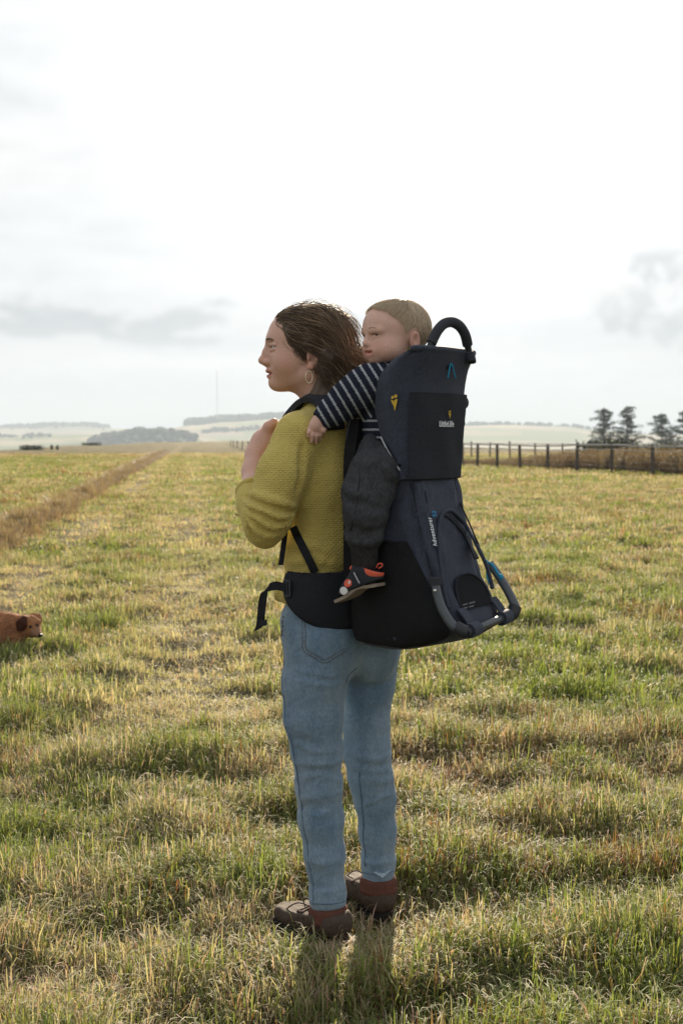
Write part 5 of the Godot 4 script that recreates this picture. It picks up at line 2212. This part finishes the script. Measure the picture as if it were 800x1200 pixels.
	for i in 12:
		var row := PackedVector3Array()
		var y := lerpf(0.90, 1.345, i / 11.0)
		for j in 11:
			var s := lerpf(-1.0, 1.0, j / 10.0)
			row.append(K(0.128 + 0.015 * s * s - 0.01 * smoothstep(1.2, 1.35, y), y, s * (0.118 - 0.03 * smoothstep(1.22, 1.36, y))))
		wall.append(row)
	put("front_wall", sheet_mesh(wall, 0.030), M.black_mesh, c)
	# harness strap from the wing down to the waist of the pack
	put("harness_strap", tube_mesh([C(446, 512, 0.108), C(455, 530, 0.118), C(466, 548, 0.114), C(475, 560, 0.106)], 0.0022, 6, 5), M.piping, c)
	put("child_strap", band_mesh([C(411, 488, 0.105), C(408, 500, 0.118), C(405.5, 516, 0.120)], [CB, CB, CB], 0.004, 0.003, 4), M.padding, c)
	# wrap of the hip belt
	var pb := Basis(Vector3(-0.707, 0, -0.707), Vector3.UP, Vector3(-0.707, 0, 0.707))
	var belt := Blob.new()
	belt.egg(J(392, 700, 0), Vector3(0.139, 0.16, 0.187), pb, 0.03)
	belt.egg(J(398, 686, -0.10), Vector3(0.145, 0.112, 0.22), Basis(), 0.006, 2)
	belt.plane(J(390, 670, -0.15), Vector3(0, 1, 0.1), 0.008)
	belt.egg(J(392, 700, 0), Vector3(0.122, 0.2, 0.170), pb, 0.004, 1)
	put("hip_belt", belt.build(0.006), M.webbing, c)
	var bk := surf(belt, 338, 690, 0.004)
	var bside := Vector3(-0.62, 0, 0.78)
	var bn := belt.grad(bk)
	var bx := Vector3.UP.cross(bn).normalized()
	var bh := Heap.new()
	for q in [[-0.008, 0, 0.004, 0.042], [0.008, 0, 0.004, 0.042], [0, 0.019, 0.016, 0.004], [0, -0.019, 0.016, 0.004], [0, 0, 0.004, 0.036]]:
		bh.box(bk + bx * q[0] + Vector3.UP * q[1] + bn * 0.004, Vector3(q[2], q[3], 0.008), Basis(bx, Vector3.UP, bn))
	put("belt_buckle", bh.mesh(), M.frame_plastic, c)
	var dz := bk.z + 3.0
	var bz := -dz
	put("belt_strap", band_mesh([bk + bn * 0.006, J(325, 686.5, bz - 0.01), J(316, 688, bz - 0.01), J(310, 693, bz - 0.01), J(307.5, 706, bz), J(306, 720, bz + 0.01), J(305, 731, bz + 0.02), J(301.5, 738, bz + 0.025)], [Vector3.UP, Vector3.UP, Vector3(0.2, 1, 0), Vector3(0.9, 0.5, 0.2), Vector3(1, 0.1, 0.35), Vector3(1, 0, 0.5), Vector3(1, 0.2, 0.3), Vector3(1, 0.6, 0.2)], 0.022, 0.0025, 7), M.webbing, c)
	put("belt_strap", band_mesh([J(305, 729, bz + 0.015), J(309, 730.5, bz + 0.0), J(312.5, 729, bz - 0.01)], [Vector3(0.1, 1, 0), Vector3(0, 1, 0), Vector3(0, 1, 0)], 0.014, 0.003, 5), M.webbing, c)
	# shoulder straps over the sweater
	for side in [1.0, -1.0]:
		var path := []
		var ways := []
		var l := Vector3(-0.68, 0, 0.73)
		for q in [[-0.118, 1.245], [-0.100, 1.335], [-0.062, 1.395], [-0.012, 1.418], [0.040, 1.410], [0.085, 1.370], [0.108, 1.325]]:
			var p: Vector3 = Vector3(-0.02, 0, -3.0) + Vector3(0.73, 0, 0.68) * q[0] + l * (0.088 + 0.2 * maxf(0.0, -q[0] - 0.06)) * side + Vector3(0, q[1], 0)
			p = sweater_body.onto(p, 0.008)
			path.append(p)
			ways.append(l * side + Vector3(0, -0.45 * smoothstep(1.34, 1.42, q[1]), 0))
		put("shoulder_strap", band_mesh(path, ways, 0.050, 0.014, 6), M.padding, c)
	# webbing that runs from under her arm to the hip belt
	var wp := []
	for q in [[343.5, 618], [349, 630], [355, 642], [362, 656], [369, 671]]:
		wp.append(surf(sweater_body, q[0], q[1], 0.005))
	put("side_strap", band_mesh(wp, [Vector3(1, 0.5, 0.4), Vector3(1, 0.5, 0.4), Vector3(1, 0.5, 0.4), Vector3(1, 0.5, 0.4), Vector3(1, 0.5, 0.4)], 0.021, 0.003, 6), M.webbing, c)
	put("strap_end", band_mesh([J(336, 612, -0.11), J(333.5, 630, -0.125), J(331, 648, -0.125), J(329, 662, -0.12)], [Vector3(1, 0, 0.5), Vector3(1, 0, 0.4), Vector3(1, 0, 0.2), Vector3(1, 0, 0.1)], 0.013, 0.003, 5), M.webbing, c)
	# far shoulder pad showing between her hair and the child
	var fp := Blob.new()
	fp.chain([[J(417, 428, -0.02), 0.006], [J(423, 421, -0.03), 0.013], [J(430, 424, -0.04), 0.010]], 0.01)
	put("head_pad", fp.build(0.003), M.navy, c)


# ---------------------------------------------------------------- the child in the carrier
func make_child() -> void:
	var hc := C(464, 388, 0.0)
	var k := thing("person", "fair haired toddler in striped top and grey trousers sitting in the carrier", "person", Vector3(hc.x, hc.y - 0.5, hc.z))
	var ff := Vector3(-0.866, 0, 0.5).normalized()
	var ll := Vector3(0.5, 0, 0.866)
	var uu := Vector3(-0.06, 1, 0.05).normalized()
	ll = (ll - uu * ll.dot(uu)).normalized()
	ff = uu.cross(ll).normalized()
	if ff.x > 0.0:
		ff = -ff
	var hb := Basis(ff, uu, ll)
	var G := func(f: float, u: float, l: float) -> Vector3: return hc + ff * f + uu * u + ll * l
	var hd := Blob.new()
	hd.egg(G.call(-0.004, 0.008, 0), Vector3(0.084, 0.066, 0.069), hb, 0.02)
	hd.egg(G.call(0.036, 0.012, 0), Vector3(0.046, 0.048, 0.053), hb, 0.02)
	hd.egg(G.call(0.028, -0.032, 0), Vector3(0.050, 0.046, 0.054), hb, 0.02)
	for s in [-1.0, 1.0]:
		hd.egg(G.call(0.045, -0.045, 0.031 * s), Vector3(0.032, 0.029, 0.030), hb, 0.02)
		hd.egg(G.call(0.082, -0.0085, 0.026 * s), Vector3(0.012, 0.0080, 0.0135), hb, 0.010, 1)
		hd.cone(G.call(0.081, 0.003, 0.012 * s), G.call(0.070, 0.002, 0.040 * s), 0.006, 0.005, 0.012)
		hd.cone(G.call(0.0775, -0.0035, 0.017 * s), G.call(0.067, -0.006, 0.037 * s), 0.0042, 0.004, 0.003)
		hd.cone(G.call(0.0765, -0.0135, 0.017 * s), G.call(0.067, -0.0125, 0.036 * s), 0.0035, 0.003, 0.005)
		var eb := Basis(ff, -0.2) * hb
		hd.egg(G.call(-0.008, -0.028, 0.069 * s), Vector3(0.014, 0.022, 0.008), eb, 0.006)
		hd.egg(G.call(-0.006, -0.024, 0.077 * s), Vector3(0.008, 0.013, 0.006), eb, 0.004, 1)
	hd.egg(G.call(0.070, -0.046, 0), Vector3(0.017, 0.018, 0.024), hb, 0.015)
	hd.egg(G.call(0.060, -0.066, 0), Vector3(0.019, 0.013, 0.020), hb, 0.015)
	hd.chain([[G.call(0.080, -0.010, 0), 0.006], [G.call(0.0900, -0.0265, 0), 0.0085]], 0.01)
	for s in [-1.0, 1.0]:
		hd.egg(G.call(0.081, -0.029, 0.0085 * s), Vector3(0.008, 0.006, 0.006), hb, 0.005)
	hd.egg(G.call(0.0805, -0.0425, 0), Vector3(0.009, 0.0050, 0.019), hb, 0.004)
	hd.egg(G.call(0.0775, -0.0560, 0), Vector3(0.0095, 0.005, 0.016), hb, 0.004)
	hd.egg(G.call(0.0875, -0.0490, 0), Vector3(0.0105, 0.0022, 0.0150), hb, 0.003, 1)
	for s in [-1.0, 1.0]:
		hd.cone(G.call(0.084, -0.0485, 0.012 * s), G.call(0.074, -0.0455, 0.0225 * s), 0.0018, 0.0012, 0.004, 1)
	hd.cone(G.call(-0.012, -0.045, 0), G.call(-0.02, -0.11, 0), 0.042, 0.045, 0.02)
	var scalp := func(p: Vector3) -> float:
		var q := p - hc
		var f := q.dot(ff)
		var u := q.dot(uu)
		var l := absf(q.dot(ll))
		var front := Vector3((f - 0.088) / 0.094, (u + 0.036) / 0.097, l / 0.13).length()
		var ear := Vector2((f + 0.006) / 0.023, (u + 0.032) / 0.034).length() if l > 0.055 else 9.0
		return smoothstep(0.90, 1.10, front) * smoothstep(0.95, 1.1, ear) * smoothstep(-0.068, -0.05, u)
	var face_paint := func(p: Vector3, _n: Vector3) -> Color:
		var q := p - hc
		var f := q.dot(ff)
		var u := q.dot(uu)
		var l := q.dot(ll)
		var c := Vector3(0.66, 0.45, 0.36)
		var lip := exp(-pow((u + 0.0495) / 0.0105, 4)) * smoothstep(0.072, 0.079, f + 0.15 * absf(l)) * (1.0 - smoothstep(0.017, 0.021, absf(l)))
		c = c.lerp(Vector3(0.56, 0.25, 0.21), lip * 0.7)
		c = c.lerp(Vector3(0.66, 0.36, 0.28), 0.5 * exp(-(pow((absf(l) - 0.035) / 0.02, 2) + pow((u + 0.04) / 0.02, 2))) * smoothstep(0.02, 0.05, f))
		c = c.lerp(Vector3(0.66, 0.35, 0.27), smoothstep(0.066, 0.072, absf(l)) * 0.5 * (1.0 - scalp.call(p)))
		c = c.lerp(Vector3(0.70, 0.55, 0.40), scalp.call(p) * 0.7)
		return Color(c.x, c.y, c.z)
	var skin_paint := func(_p: Vector3, _n: Vector3) -> Color: return Color(0.64, 0.43, 0.345)

	# joints
	var wrist := surf(sweater_body, 376, 492, 0.026)
	var arm := [[C(449, 448, 0.055), 0.046], [C(432, 451, 0.085), 0.046], [C(416, 462, 0.100), 0.044], [C(403, 472.5, 0.105), 0.039], [wrist.lerp(C(403, 472.5, 0.105), 0.45), 0.031], [wrist, 0.0235]]
	var far_arm := [[C(478, 450, -0.06), 0.042], [C(462, 470, -0.085), 0.036], [C(440, 486, -0.075), 0.030], [C(428, 492, -0.05), 0.024]]
	var leg := [[C(460, 545, 0.062), 0.054], [C(440, 556, 0.112), 0.060], [C(430, 580, 0.142), 0.055], [C(428, 606, 0.150), 0.047], [C(427, 630, 0.150), 0.042]]
	var far_leg := [[C(490, 550, -0.062), 0.054], [C(472, 556, -0.112), 0.060], [C(458, 590, -0.150), 0.050], [C(456, 625, -0.150), 0.040]]
	var hand := Blob.new()
	var palm := surf(sweater_body, 369, 500, 0.013)
	hand.chain([[wrist, 0.0175], [wrist.lerp(palm, 0.5), 0.0165], [palm, 0.0150]], 0.012)
	var tips := [[361.0, 511, 0.0], [365.0, 517.5, 0.0], [370.0, 519, 0.0], [374.8, 516, 0.0]]
	for i in 4:
		var b0 := palm + Vector3(-0.0125 + 0.0085 * i, -0.004, 0.002)
		var tip := surf(sweater_body, tips[i][0], tips[i][1], 0.007)
		var midp := b0.lerp(tip, 0.5) + Vector3(0, 0, 0.006)
		hand.chain([[b0, 0.0060], [midp, 0.0054], [tip, 0.0044]], 0.003)
	hand.chain([[palm + Vector3(0.012, 0.006, 0.004), 0.0085], [palm + Vector3(0.020, -0.008, 0.006), 0.0072], [surf(sweater_body, 378, 509, 0.008), 0.0062]], 0.005)
	var body := Blob.new()
	body.egg(C(464, 490, 0.0), Vector3(0.060, 0.095, 0.060), Basis(), 0.03)
	body.egg(C(466, 540, 0.0), Vector3(0.062, 0.06, 0.068), Basis(), 0.03)
	body.cone(G.call(-0.02, -0.10, 0), C(464, 470, 0), 0.035, 0.05, 0.03)
	for q in [arm, far_arm, leg, far_leg]:
		var thin := []
		for j in q:
			thin.append([j[0], maxf(j[1] - 0.014, 0.012)])
		body.chain(thin, 0.02)
	var foot := [C(427, 662, 0.150), C(432, 678, 0.152), C(413, 688, 0.168)]
	body.chain([[leg[4][0], 0.026], [foot[0], 0.022], [foot[1], 0.015], [foot[2], 0.012]], 0.015)
	body.chain([[far_leg[3][0], 0.026], [C(456, 655, -0.150), 0.02], [C(440, 680, -0.165), 0.013]], 0.015)
	var far_hand := Blob.new()
	far_hand.chain([[C(428, 492, -0.05), 0.016], [C(422, 495, -0.03), 0.015]], 0.01)
	for i in 5:
		far_hand.cone(C(422, 495, -0.03) + Vector3(-0.004, -0.010 + 0.006 * i, 0.0), C(422, 495, -0.03) + Vector3(-0.022, -0.018 + 0.006 * i, 0.006), 0.0065, 0.0055, 0.004)
	put("body", joined_mesh([body.build(0.010, skin_paint), hand.build(0.0022, skin_paint), far_hand.build(0.0035, skin_paint), hd.build(0.0023, face_paint)] as Array[ArrayMesh]), M.skin, k)
	for s in [1.0, -1.0]:
		var ey := SphereMesh.new()
		ey.radius = 0.0095
		ey.height = 0.019
		ey.radial_segments = 20
		ey.rings = 10
		var em := put("eye", ey, M.eye_white, k)
		em.position += G.call(0.0655, -0.0085, 0.0265 * s)
		var ir := SphereMesh.new()
		ir.radius = 0.0052
		ir.height = 0.0104
		ir.radial_segments = 14
		ir.rings = 8
		var im := MeshInstance3D.new()
		im.mesh = ir
		im.material_override = M.iris
		im.name = "iris"
		em.add_child(im, true)
		im.position = ff * 0.0054
		put("eyelash", tube_mesh([G.call(0.0815, -0.0072, 0.016 * s), G.call(0.0795, -0.0058, 0.024 * s), G.call(0.0745, -0.0080, 0.036 * s)], 0.0008, 5, 4), M.lash, k)
	for s in [1.0, -1.0]:
		var bp := []
		for q in [[0.013, 0.0075], [0.024, 0.0095], [0.036, 0.0075]]:
			bp.append(hd.onto(G.call(0.086 - 5.0 * q[0] * q[0], q[1], q[0] * s), 0.0002))
		put("eyebrow", tube_mesh(bp, 0.0013, 6, 4, 0.0006), M.fair_brow, k)
	# fine short hair
	var hh := Heap.new()
	var sk := Blob.new()
	sk.egg(G.call(-0.004, 0.008, 0), Vector3(0.084, 0.066, 0.069), hb, 0.02)
	sk.egg(G.call(0.036, 0.012, 0), Vector3(0.046, 0.048, 0.053), hb, 0.02)
	sk.egg(G.call(0.028, -0.032, 0), Vector3(0.050, 0.046, 0.054), hb, 0.02)
	var use := sk.everything()
	var r := RandomNumberGenerator.new()
	r.seed = 5
	for i in 4200:
		var d := Vector3(r.randfn(), r.randfn() + 0.5, r.randfn()).normalized()
		var start: Vector3 = sk.onto(G.call(-0.005, 0.01, 0) + d * 0.075, 0.0)
		var q0 := start - hc
		if q0.dot(uu) < -0.055 or scalp.call(start) < 0.15 + 0.7 * r.randf():
			continue
		var path := PackedVector3Array([start])
		var p := start
		var lift := r.randf_range(0.002, 0.006)
		for s in r.randi_range(4, 7):
			var q := p - hc
			var way := (ff * lerpf(-0.45, 0.9, smoothstep(-0.06, 0.04, q.dot(ff) + 0.01 * sin(i * 2.3))) + uu * (-0.55) + ll * (0.35 * signf(q.dot(ll)) + 0.35 * sin(i * 1.7 + s)))
			var c := sk.d(p, use)
			var g := sk.grad(p)
			way = (way - g * way.dot(g)).normalized()
			p += way * 0.006 - g * (c - lift) * 0.7
			if scalp.call(p) < 0.12:
				break
			path.append(p)
		if path.size() < 2:
			continue
		var t := r.randf_range(0.75, 1.15)
		hh.tri_strip_tube(path, taper(0.0008, 0.0002, path.size()), 3, Color(0.80 * t, 0.66 * t, 0.48 * t), false)
	tag(put("hair", hh.mesh(), M.hair_strand, k), "", "", "", "stuff")

	# striped top
	var jersey := Blob.new()
	jersey.chain(arm, 0.025)
	jersey.chain(far_arm, 0.025)
	jersey.egg(C(462, 488, 0.0), Vector3(0.074, 0.100, 0.074), Basis(), 0.03)
	jersey.egg(C(452, 505, 0.03), Vector3(0.055, 0.075, 0.060), Basis(), 0.03)
	jersey.cone(C(462, 452, 0.0), G.call(-0.012, -0.090, 0), 0.060, 0.050, 0.03)
	fold(jersey, [[424, 478], [420, 468], [423, 456]], 0.006, 0.003, 0.008)
	var cuff_way := (wrist - (arm[3][0] as Vector3)).normalized()
	jersey.plane(wrist + cuff_way * 0.006, cuff_way, 0.003)
	var arm0: Vector3 = arm[0][0]
	var arm_way := (arm0 - wrist).normalized()
	var navy := Color(0.021, 0.026, 0.040)
	var pale := Color(0.42, 0.44, 0.47)
	var stripe := func(p: Vector3, _n: Vector3) -> Color:
		var run := (p - wrist).dot(arm_way) + 0.010
		if Geometry3D.get_closest_point_to_segment(p, arm0, wrist).y - p.y > 0.050:
			run = p.y
		return pale if fposmod(run + 0.004, 0.0200) < 0.0046 else navy
	var crease := func(p: Vector3, n: Vector3) -> Vector3: return p + n * 0.002 * n_mid.get_noise_3d(p.x * 22.0, p.y * 22.0, p.z * 22.0)
	put("striped_top", jersey.build(0.0024, stripe, crease), M.striped_jersey, k)
	# dark collar with pale dots
	var col := Blob.new()
	var nk: Vector3 = G.call(-0.006, -0.076, 0)
	for i in 20:
		var a := TAU * i / 20.0
		var b := TAU * (i + 1) / 20.0
		var dip := func(x: float) -> Vector3: return nk + (ff * cos(x) * 0.062 + ll * sin(x) * 0.060) + uu * (-0.012 * cos(x) + 0.004)
		col.cone(dip.call(a), dip.call(b), 0.0095, 0.0095, 0.006)
	var dots := func(p: Vector3, _n: Vector3) -> Color:
		var q := p - nk
		var a := atan2(q.dot(ll), q.dot(ff))
		var v := Vector2(fposmod(a * 8.0, 1.0) - 0.5, fposmod(q.dot(uu) * 90.0 + floor(a * 8.0) * 0.5, 1.0) - 0.5)
		return pale if v.length() < 0.22 else Color(0.022, 0.026, 0.036)
	put("collar", col.build(0.0018, dots), M.striped_jersey, k)

	# trousers
	var tr := Blob.new()
	tr.egg(C(468, 542, 0.0), Vector3(0.076, 0.070, 0.080), Basis(), 0.03)
	tr.egg(C(434, 533, 0.085), Vector3(0.030, 0.055, 0.035), Basis(), 0.03)
	tr.chain(leg, 0.03)
	tr.chain(far_leg, 0.03)
	fold(tr, [[404, 588], [425, 602], [448, 603]], 0.012, 0.006)
	fold(tr, [[406, 598], [424, 612], [446, 612]], 0.010, 0.006)
	fold(tr, [[418, 542], [432, 546], [446, 540]], 0.009, 0.005)
	fold(tr, [[450, 548], [458, 556], [466, 562]], 0.008, 0.004)
	fold(tr, [[440, 535], [450, 546], [456, 560]], 0.008, 0.004)
	fold(tr, [[407, 626], [426, 634], [446, 628]], 0.010, 0.005)
	fold(tr, [[444, 520], [452, 536], [462, 548]], 0.007, 0.003)
	fold(tr, [[404, 570], [414, 578], [430, 580]], 0.008, 0.004)
	var tw := func(p: Vector3, n: Vector3) -> Vector3: return p + n * (0.004 * n_mid.get_noise_3d(p.x * 13.0, p.y * 18.0, p.z * 13.0) + 0.0015 * n_small.get_noise_3d(p.x * 45.0, p.y * 45.0, p.z * 45.0))
	put("trousers", tr.build(0.0042, null, tw), M.grey_cotton, k)
	for q in [[leg[4][0], foot[0]], [far_leg[3][0], C(456, 655, -0.150)]]:
		var cf := Blob.new()
		cf.cone(q[0], q[1] + Vector3(0, 0.004, 0), 0.0355, 0.0305, 0.01)
		var cw := func(p: Vector3, n: Vector3) -> Vector3:
			return p + n * 0.0012 * sin(atan2(p.x - q[1].x, p.z - q[1].z) * 34.0)
		put("ribbed_cuff", cf.build(0.0028, null, cw), M.grey_rib, k)
	put("trouser_seam", surf_tube(tr, [[421, 548], [420, 570], [416, 600], [410, 622]], 0.0016), M.grey_rib, k)
	# shoes
	for s in [1.0, -1.0]:
		var shift := Vector3.ZERO if s > 0.0 else CL * -0.305 + CB * 0.03
		var S := func(px: float, py: float, sd: float) -> Vector3: return C(px, py, 0.152 + sd) + shift
		var root := Node3D.new()
		root.name = "shoe"
		k.add_child(root, true)
		var up := Blob.new()
		up.chain([[S.call(437, 678, 0.0), 0.0220], [S.call(424, 683, 0.008), 0.0235], [S.call(411, 691, 0.018), 0.0205], [S.call(404, 696, 0.024), 0.0150]], 0.02)
		up.cone(S.call(437, 678, 0.0), S.call(431, 667, 0.0), 0.022, 0.031, 0.02)
		up.cone(S.call(418, 682, 0.01), S.call(424, 669, 0.004), 0.020, 0.024, 0.02)
		var a: Vector3 = S.call(398, 704, 0.024)
		var b: Vector3 = S.call(446, 685, -0.004)
		var ax := (b - a).normalized()
		var nd := ax.cross(Vector3(CL.x, CL.y, CL.z)).normalized()
		if nd.y > 0.0:
			nd = -nd
		up.plane(a.lerp(b, 0.5) - nd * 0.010, nd, 0.004)
		up.plane(S.call(430, 665.5, 0.0), Vector3(0.25, 1, 0), 0.004)
		put("upper", up.build(0.003), M.shoe_dark, root)
		var cb := Blob.new()
		cb.chain([[S.call(421.5, 672, 0.0), 0.0285], [S.call(437.5, 667.5, 0.0), 0.0285]], 0.01)
		cb.plane(S.call(430, 665.5, 0.0), Vector3(0.27, 1, 0.0), 0.002)
		cb.plane(S.call(430, 673.5, 0.0), Vector3(-0.27, -1, 0.0), 0.002)
		put("collar", cb.build(0.0026), M.coral, root)
		var flaps := [[[407.5, 683.5, 0.021, 0.0092], M.coral], [[402.5, 692.5, 0.026, 0.0088], M.shoe_white]]
		for q in flaps:
			var fb := Blob.new()
			var at: Vector3 = up.hit(EYE + shift, ray_of(q[0][0], q[0][1]), 0.0)
			fb.egg(at, Vector3(0.0115, 0.010, 0.0115), Basis(), 0.003)
			var q2 := up.grad(at)
			fb.plane(at + q2 * 0.0022, q2, 0.0015)
			put("toe_panel", fb.build(0.0022), q[1], root)
		var tabm := Blob.new()
		var tp: Vector3 = up.hit(EYE + shift, ray_of(409.5, 683), 0.0)
		tabm.egg(tp, Vector3(0.0035, 0.0055, 0.0045), Basis(), 0.002)
		put("toe_badge", tabm.build(0.0016), M.shoe_white, root)
		var sole := []
		for i in 11:
			var t := i / 10.0
			var w := 0.021 + 0.006 * sin(t * PI) - 0.004 * t
			var mp: Vector3 = a.lerp(b, t) - nd * (0.010 * exp(-pow((t - 0.62) / 0.22, 2)))
			var row := PackedVector3Array()
			for j in 5:
				row.append(mp + CL * w * (j / 2.0 - 1.0))
			sole.append(row)
		put("sole", sheet_mesh(sole, 0.0075), M.shoe_sole, root)
		var lp := []
		for q in [[414.5, 671], [417.5, 677], [421, 683.5]]:
			lp.append(up.hit(EYE + shift, ray_of(q[0], q[1]), 0.0035))
		put("strap", tube_mesh(lp, 0.0017, 6, 5), M.piping, root)
		put("pull_tab", tube_mesh([S.call(441, 665, 0.0), S.call(443, 661, 0.003), S.call(447, 660.5, 0.002), S.call(447.5, 663.5, 0.0), S.call(443.5, 666, 0.0)], 0.0019, 6, 4), M.coral, root)


# ---------------------------------------------------------------- the dog
func make_dog() -> void:
	var D := 6.93
	var g := thing("dog", "small reddish brown dog with floppy dark ears walking in at the left edge", "dog", Vector3(P(0, 760, D).x, ground_h(P(0, 760, D).x, -D), -D))
	var Q := func(px: float, py: float, dz := 0.0) -> Vector3: return P(px, py, D + dz)
	var b := Blob.new()
	b.chain([[Q.call(-52, 737, 0.10), 0.098], [Q.call(-30, 737, 0.06), 0.090], [Q.call(-8, 739, 0.02), 0.108], [Q.call(9, 741, 0.0), 0.105]], 0.05)
	b.egg(Q.call(13, 747, -0.01), Vector3(0.075, 0.085, 0.085), Basis(), 0.04)
	b.cone(Q.call(12, 735, 0.0), Q.call(27, 735, -0.03), 0.085, 0.060, 0.04)
	b.chain([[Q.call(30, 732, -0.04), 0.058], [Q.call(37, 731.5, -0.06), 0.053]], 0.03)
	b.cone(Q.call(38, 736, -0.07), Q.call(45, 743, -0.11), 0.042, 0.024, 0.03)
	b.egg(Q.call(38, 741, -0.07), Vector3(0.042, 0.032, 0.036), Basis(), 0.02)
	b.cone(Q.call(33, 727, -0.09), Q.call(42.5, 728.5, -0.06), 0.020, 0.018, 0.02)
	for q in [[16, 0.05], [20, -0.07]]:
		b.chain([[Q.call(q[0], 748, q[1]), 0.045], [Q.call(q[0] + 1.5, 757, q[1]), 0.028], [Q.call(q[0] + 0.5, 764, q[1]), 0.022], [Q.call(q[0] + 3.5, 767, q[1] - 0.01), 0.022]], 0.03)
	for q in [[-54, 0.12], [-50, 0.0]]:
		b.chain([[Q.call(q[0], 744, q[1]), 0.060], [Q.call(q[0] + 4, 754, q[1]), 0.036], [Q.call(q[0] - 5, 760, q[1]), 0.022], [Q.call(q[0] - 3.5, 767, q[1]), 0.020], [Q.call(q[0] + 1, 768, q[1]), 0.020]], 0.03)
	b.chain([[Q.call(-64, 733, 0.12), 0.03], [Q.call(-76, 726, 0.14), 0.022], [Q.call(-86, 716, 0.15), 0.014]], 0.02)
	var mz: Vector3 = Q.call(45, 744, -0.11)
	var paint := func(p: Vector3, n: Vector3) -> Color:
		var c := Vector3(0.40, 0.185, 0.088)
		var k := n_mid.get_noise_3d(p.x * 14.0, p.y * 14.0, p.z * 14.0)
		c *= 1.0 + 0.3 * k
		if p.distance_to(mz) < 0.05:
			c = c.lerp(Vector3(0.34, 0.22, 0.15), 0.6)
		return Color(c.x, c.y, c.z)
	var shag := func(p: Vector3, n: Vector3) -> Vector3: return p + n * 0.006 * n_mid.get_noise_3d(p.x * 40.0, p.y * 30.0, p.z * 40.0)
	put("body", b.build(0.0085, paint, shag), M.fur, g)
	var ear := func(top: Vector3, tip: Vector3, wide: Vector3, c: Color) -> void:
		var e := Blob.new()
		var m := (top + tip) * 0.5
		var ax := (tip - top)
		e.cone(top, m, 0.020, 0.034, 0.02)
		e.cone(m, tip, 0.034, 0.016, 0.02)
		var w := func(p: Vector3, n: Vector3) -> Vector3: return p - wide * (p - m).dot(wide) * 0.45 + n * 0.003 * n_mid.get_noise_3d(p.x * 60.0, p.y * 60.0, p.z * 60.0)
		var dye := func(_p: Vector3, _n: Vector3) -> Color: return c
		put("ear", e.build(0.005, dye, w), M.fur, g)
	ear.call(Q.call(29, 725.5, -0.10), Q.call(23.5, 737, -0.125), Vector3(0.3, 0, 0.95), Color(0.075, 0.030, 0.018))
	ear.call(Q.call(39, 722.5, -0.01), Q.call(46, 728, -0.05), Vector3(0.2, 0.5, 0.8).normalized(), Color(0.40, 0.18, 0.085))
	var nb := Blob.new()
	nb.egg(Q.call(47.4, 744.6, -0.125), Vector3(0.014, 0.012, 0.015), Basis(), 0.003)
	put("nose", nb.build(0.003), M.nose_black, g)
	for q in [[36.0, 734.5], [43.6, 732.5]]:
		var e := Blob.new()
		e.egg(surf(b, q[0], q[1], -0.002), Vector3(0.0105, 0.009, 0.0105), Basis(), 0.003)
		put("eye", e.build(0.0026), M.nose_black, g)
	var hairs := Heap.new()
	var r := RandomNumberGenerator.new()
	r.seed = 61
	for i in 1700:
		var s: Vector3 = b.onto(Q.call(r.randf_range(-60, 30), r.randf_range(720, 756), r.randf_range(-0.14, 0.14)), 0.0)
		var nrm := b.grad(s)
		var way := (Vector3(-0.8, -0.45, 0) + nrm * 0.75 + Vector3(r.randfn(), r.randfn(), r.randfn()) * 0.22).normalized()
		var t := r.randf_range(0.7, 1.4)
		hairs.tri_strip_tube(PackedVector3Array([s, s + way * 0.014, s + way * 0.026 + Vector3(0, -0.004, 0)]), PackedFloat32Array([0.0016, 0.0012, 0.0003]), 3, Color(0.46 * t, 0.22 * t, 0.11 * t), false)
	tag(put("coat", hairs.mesh(), M.hair_strand, g), "", "", "", "stuff")
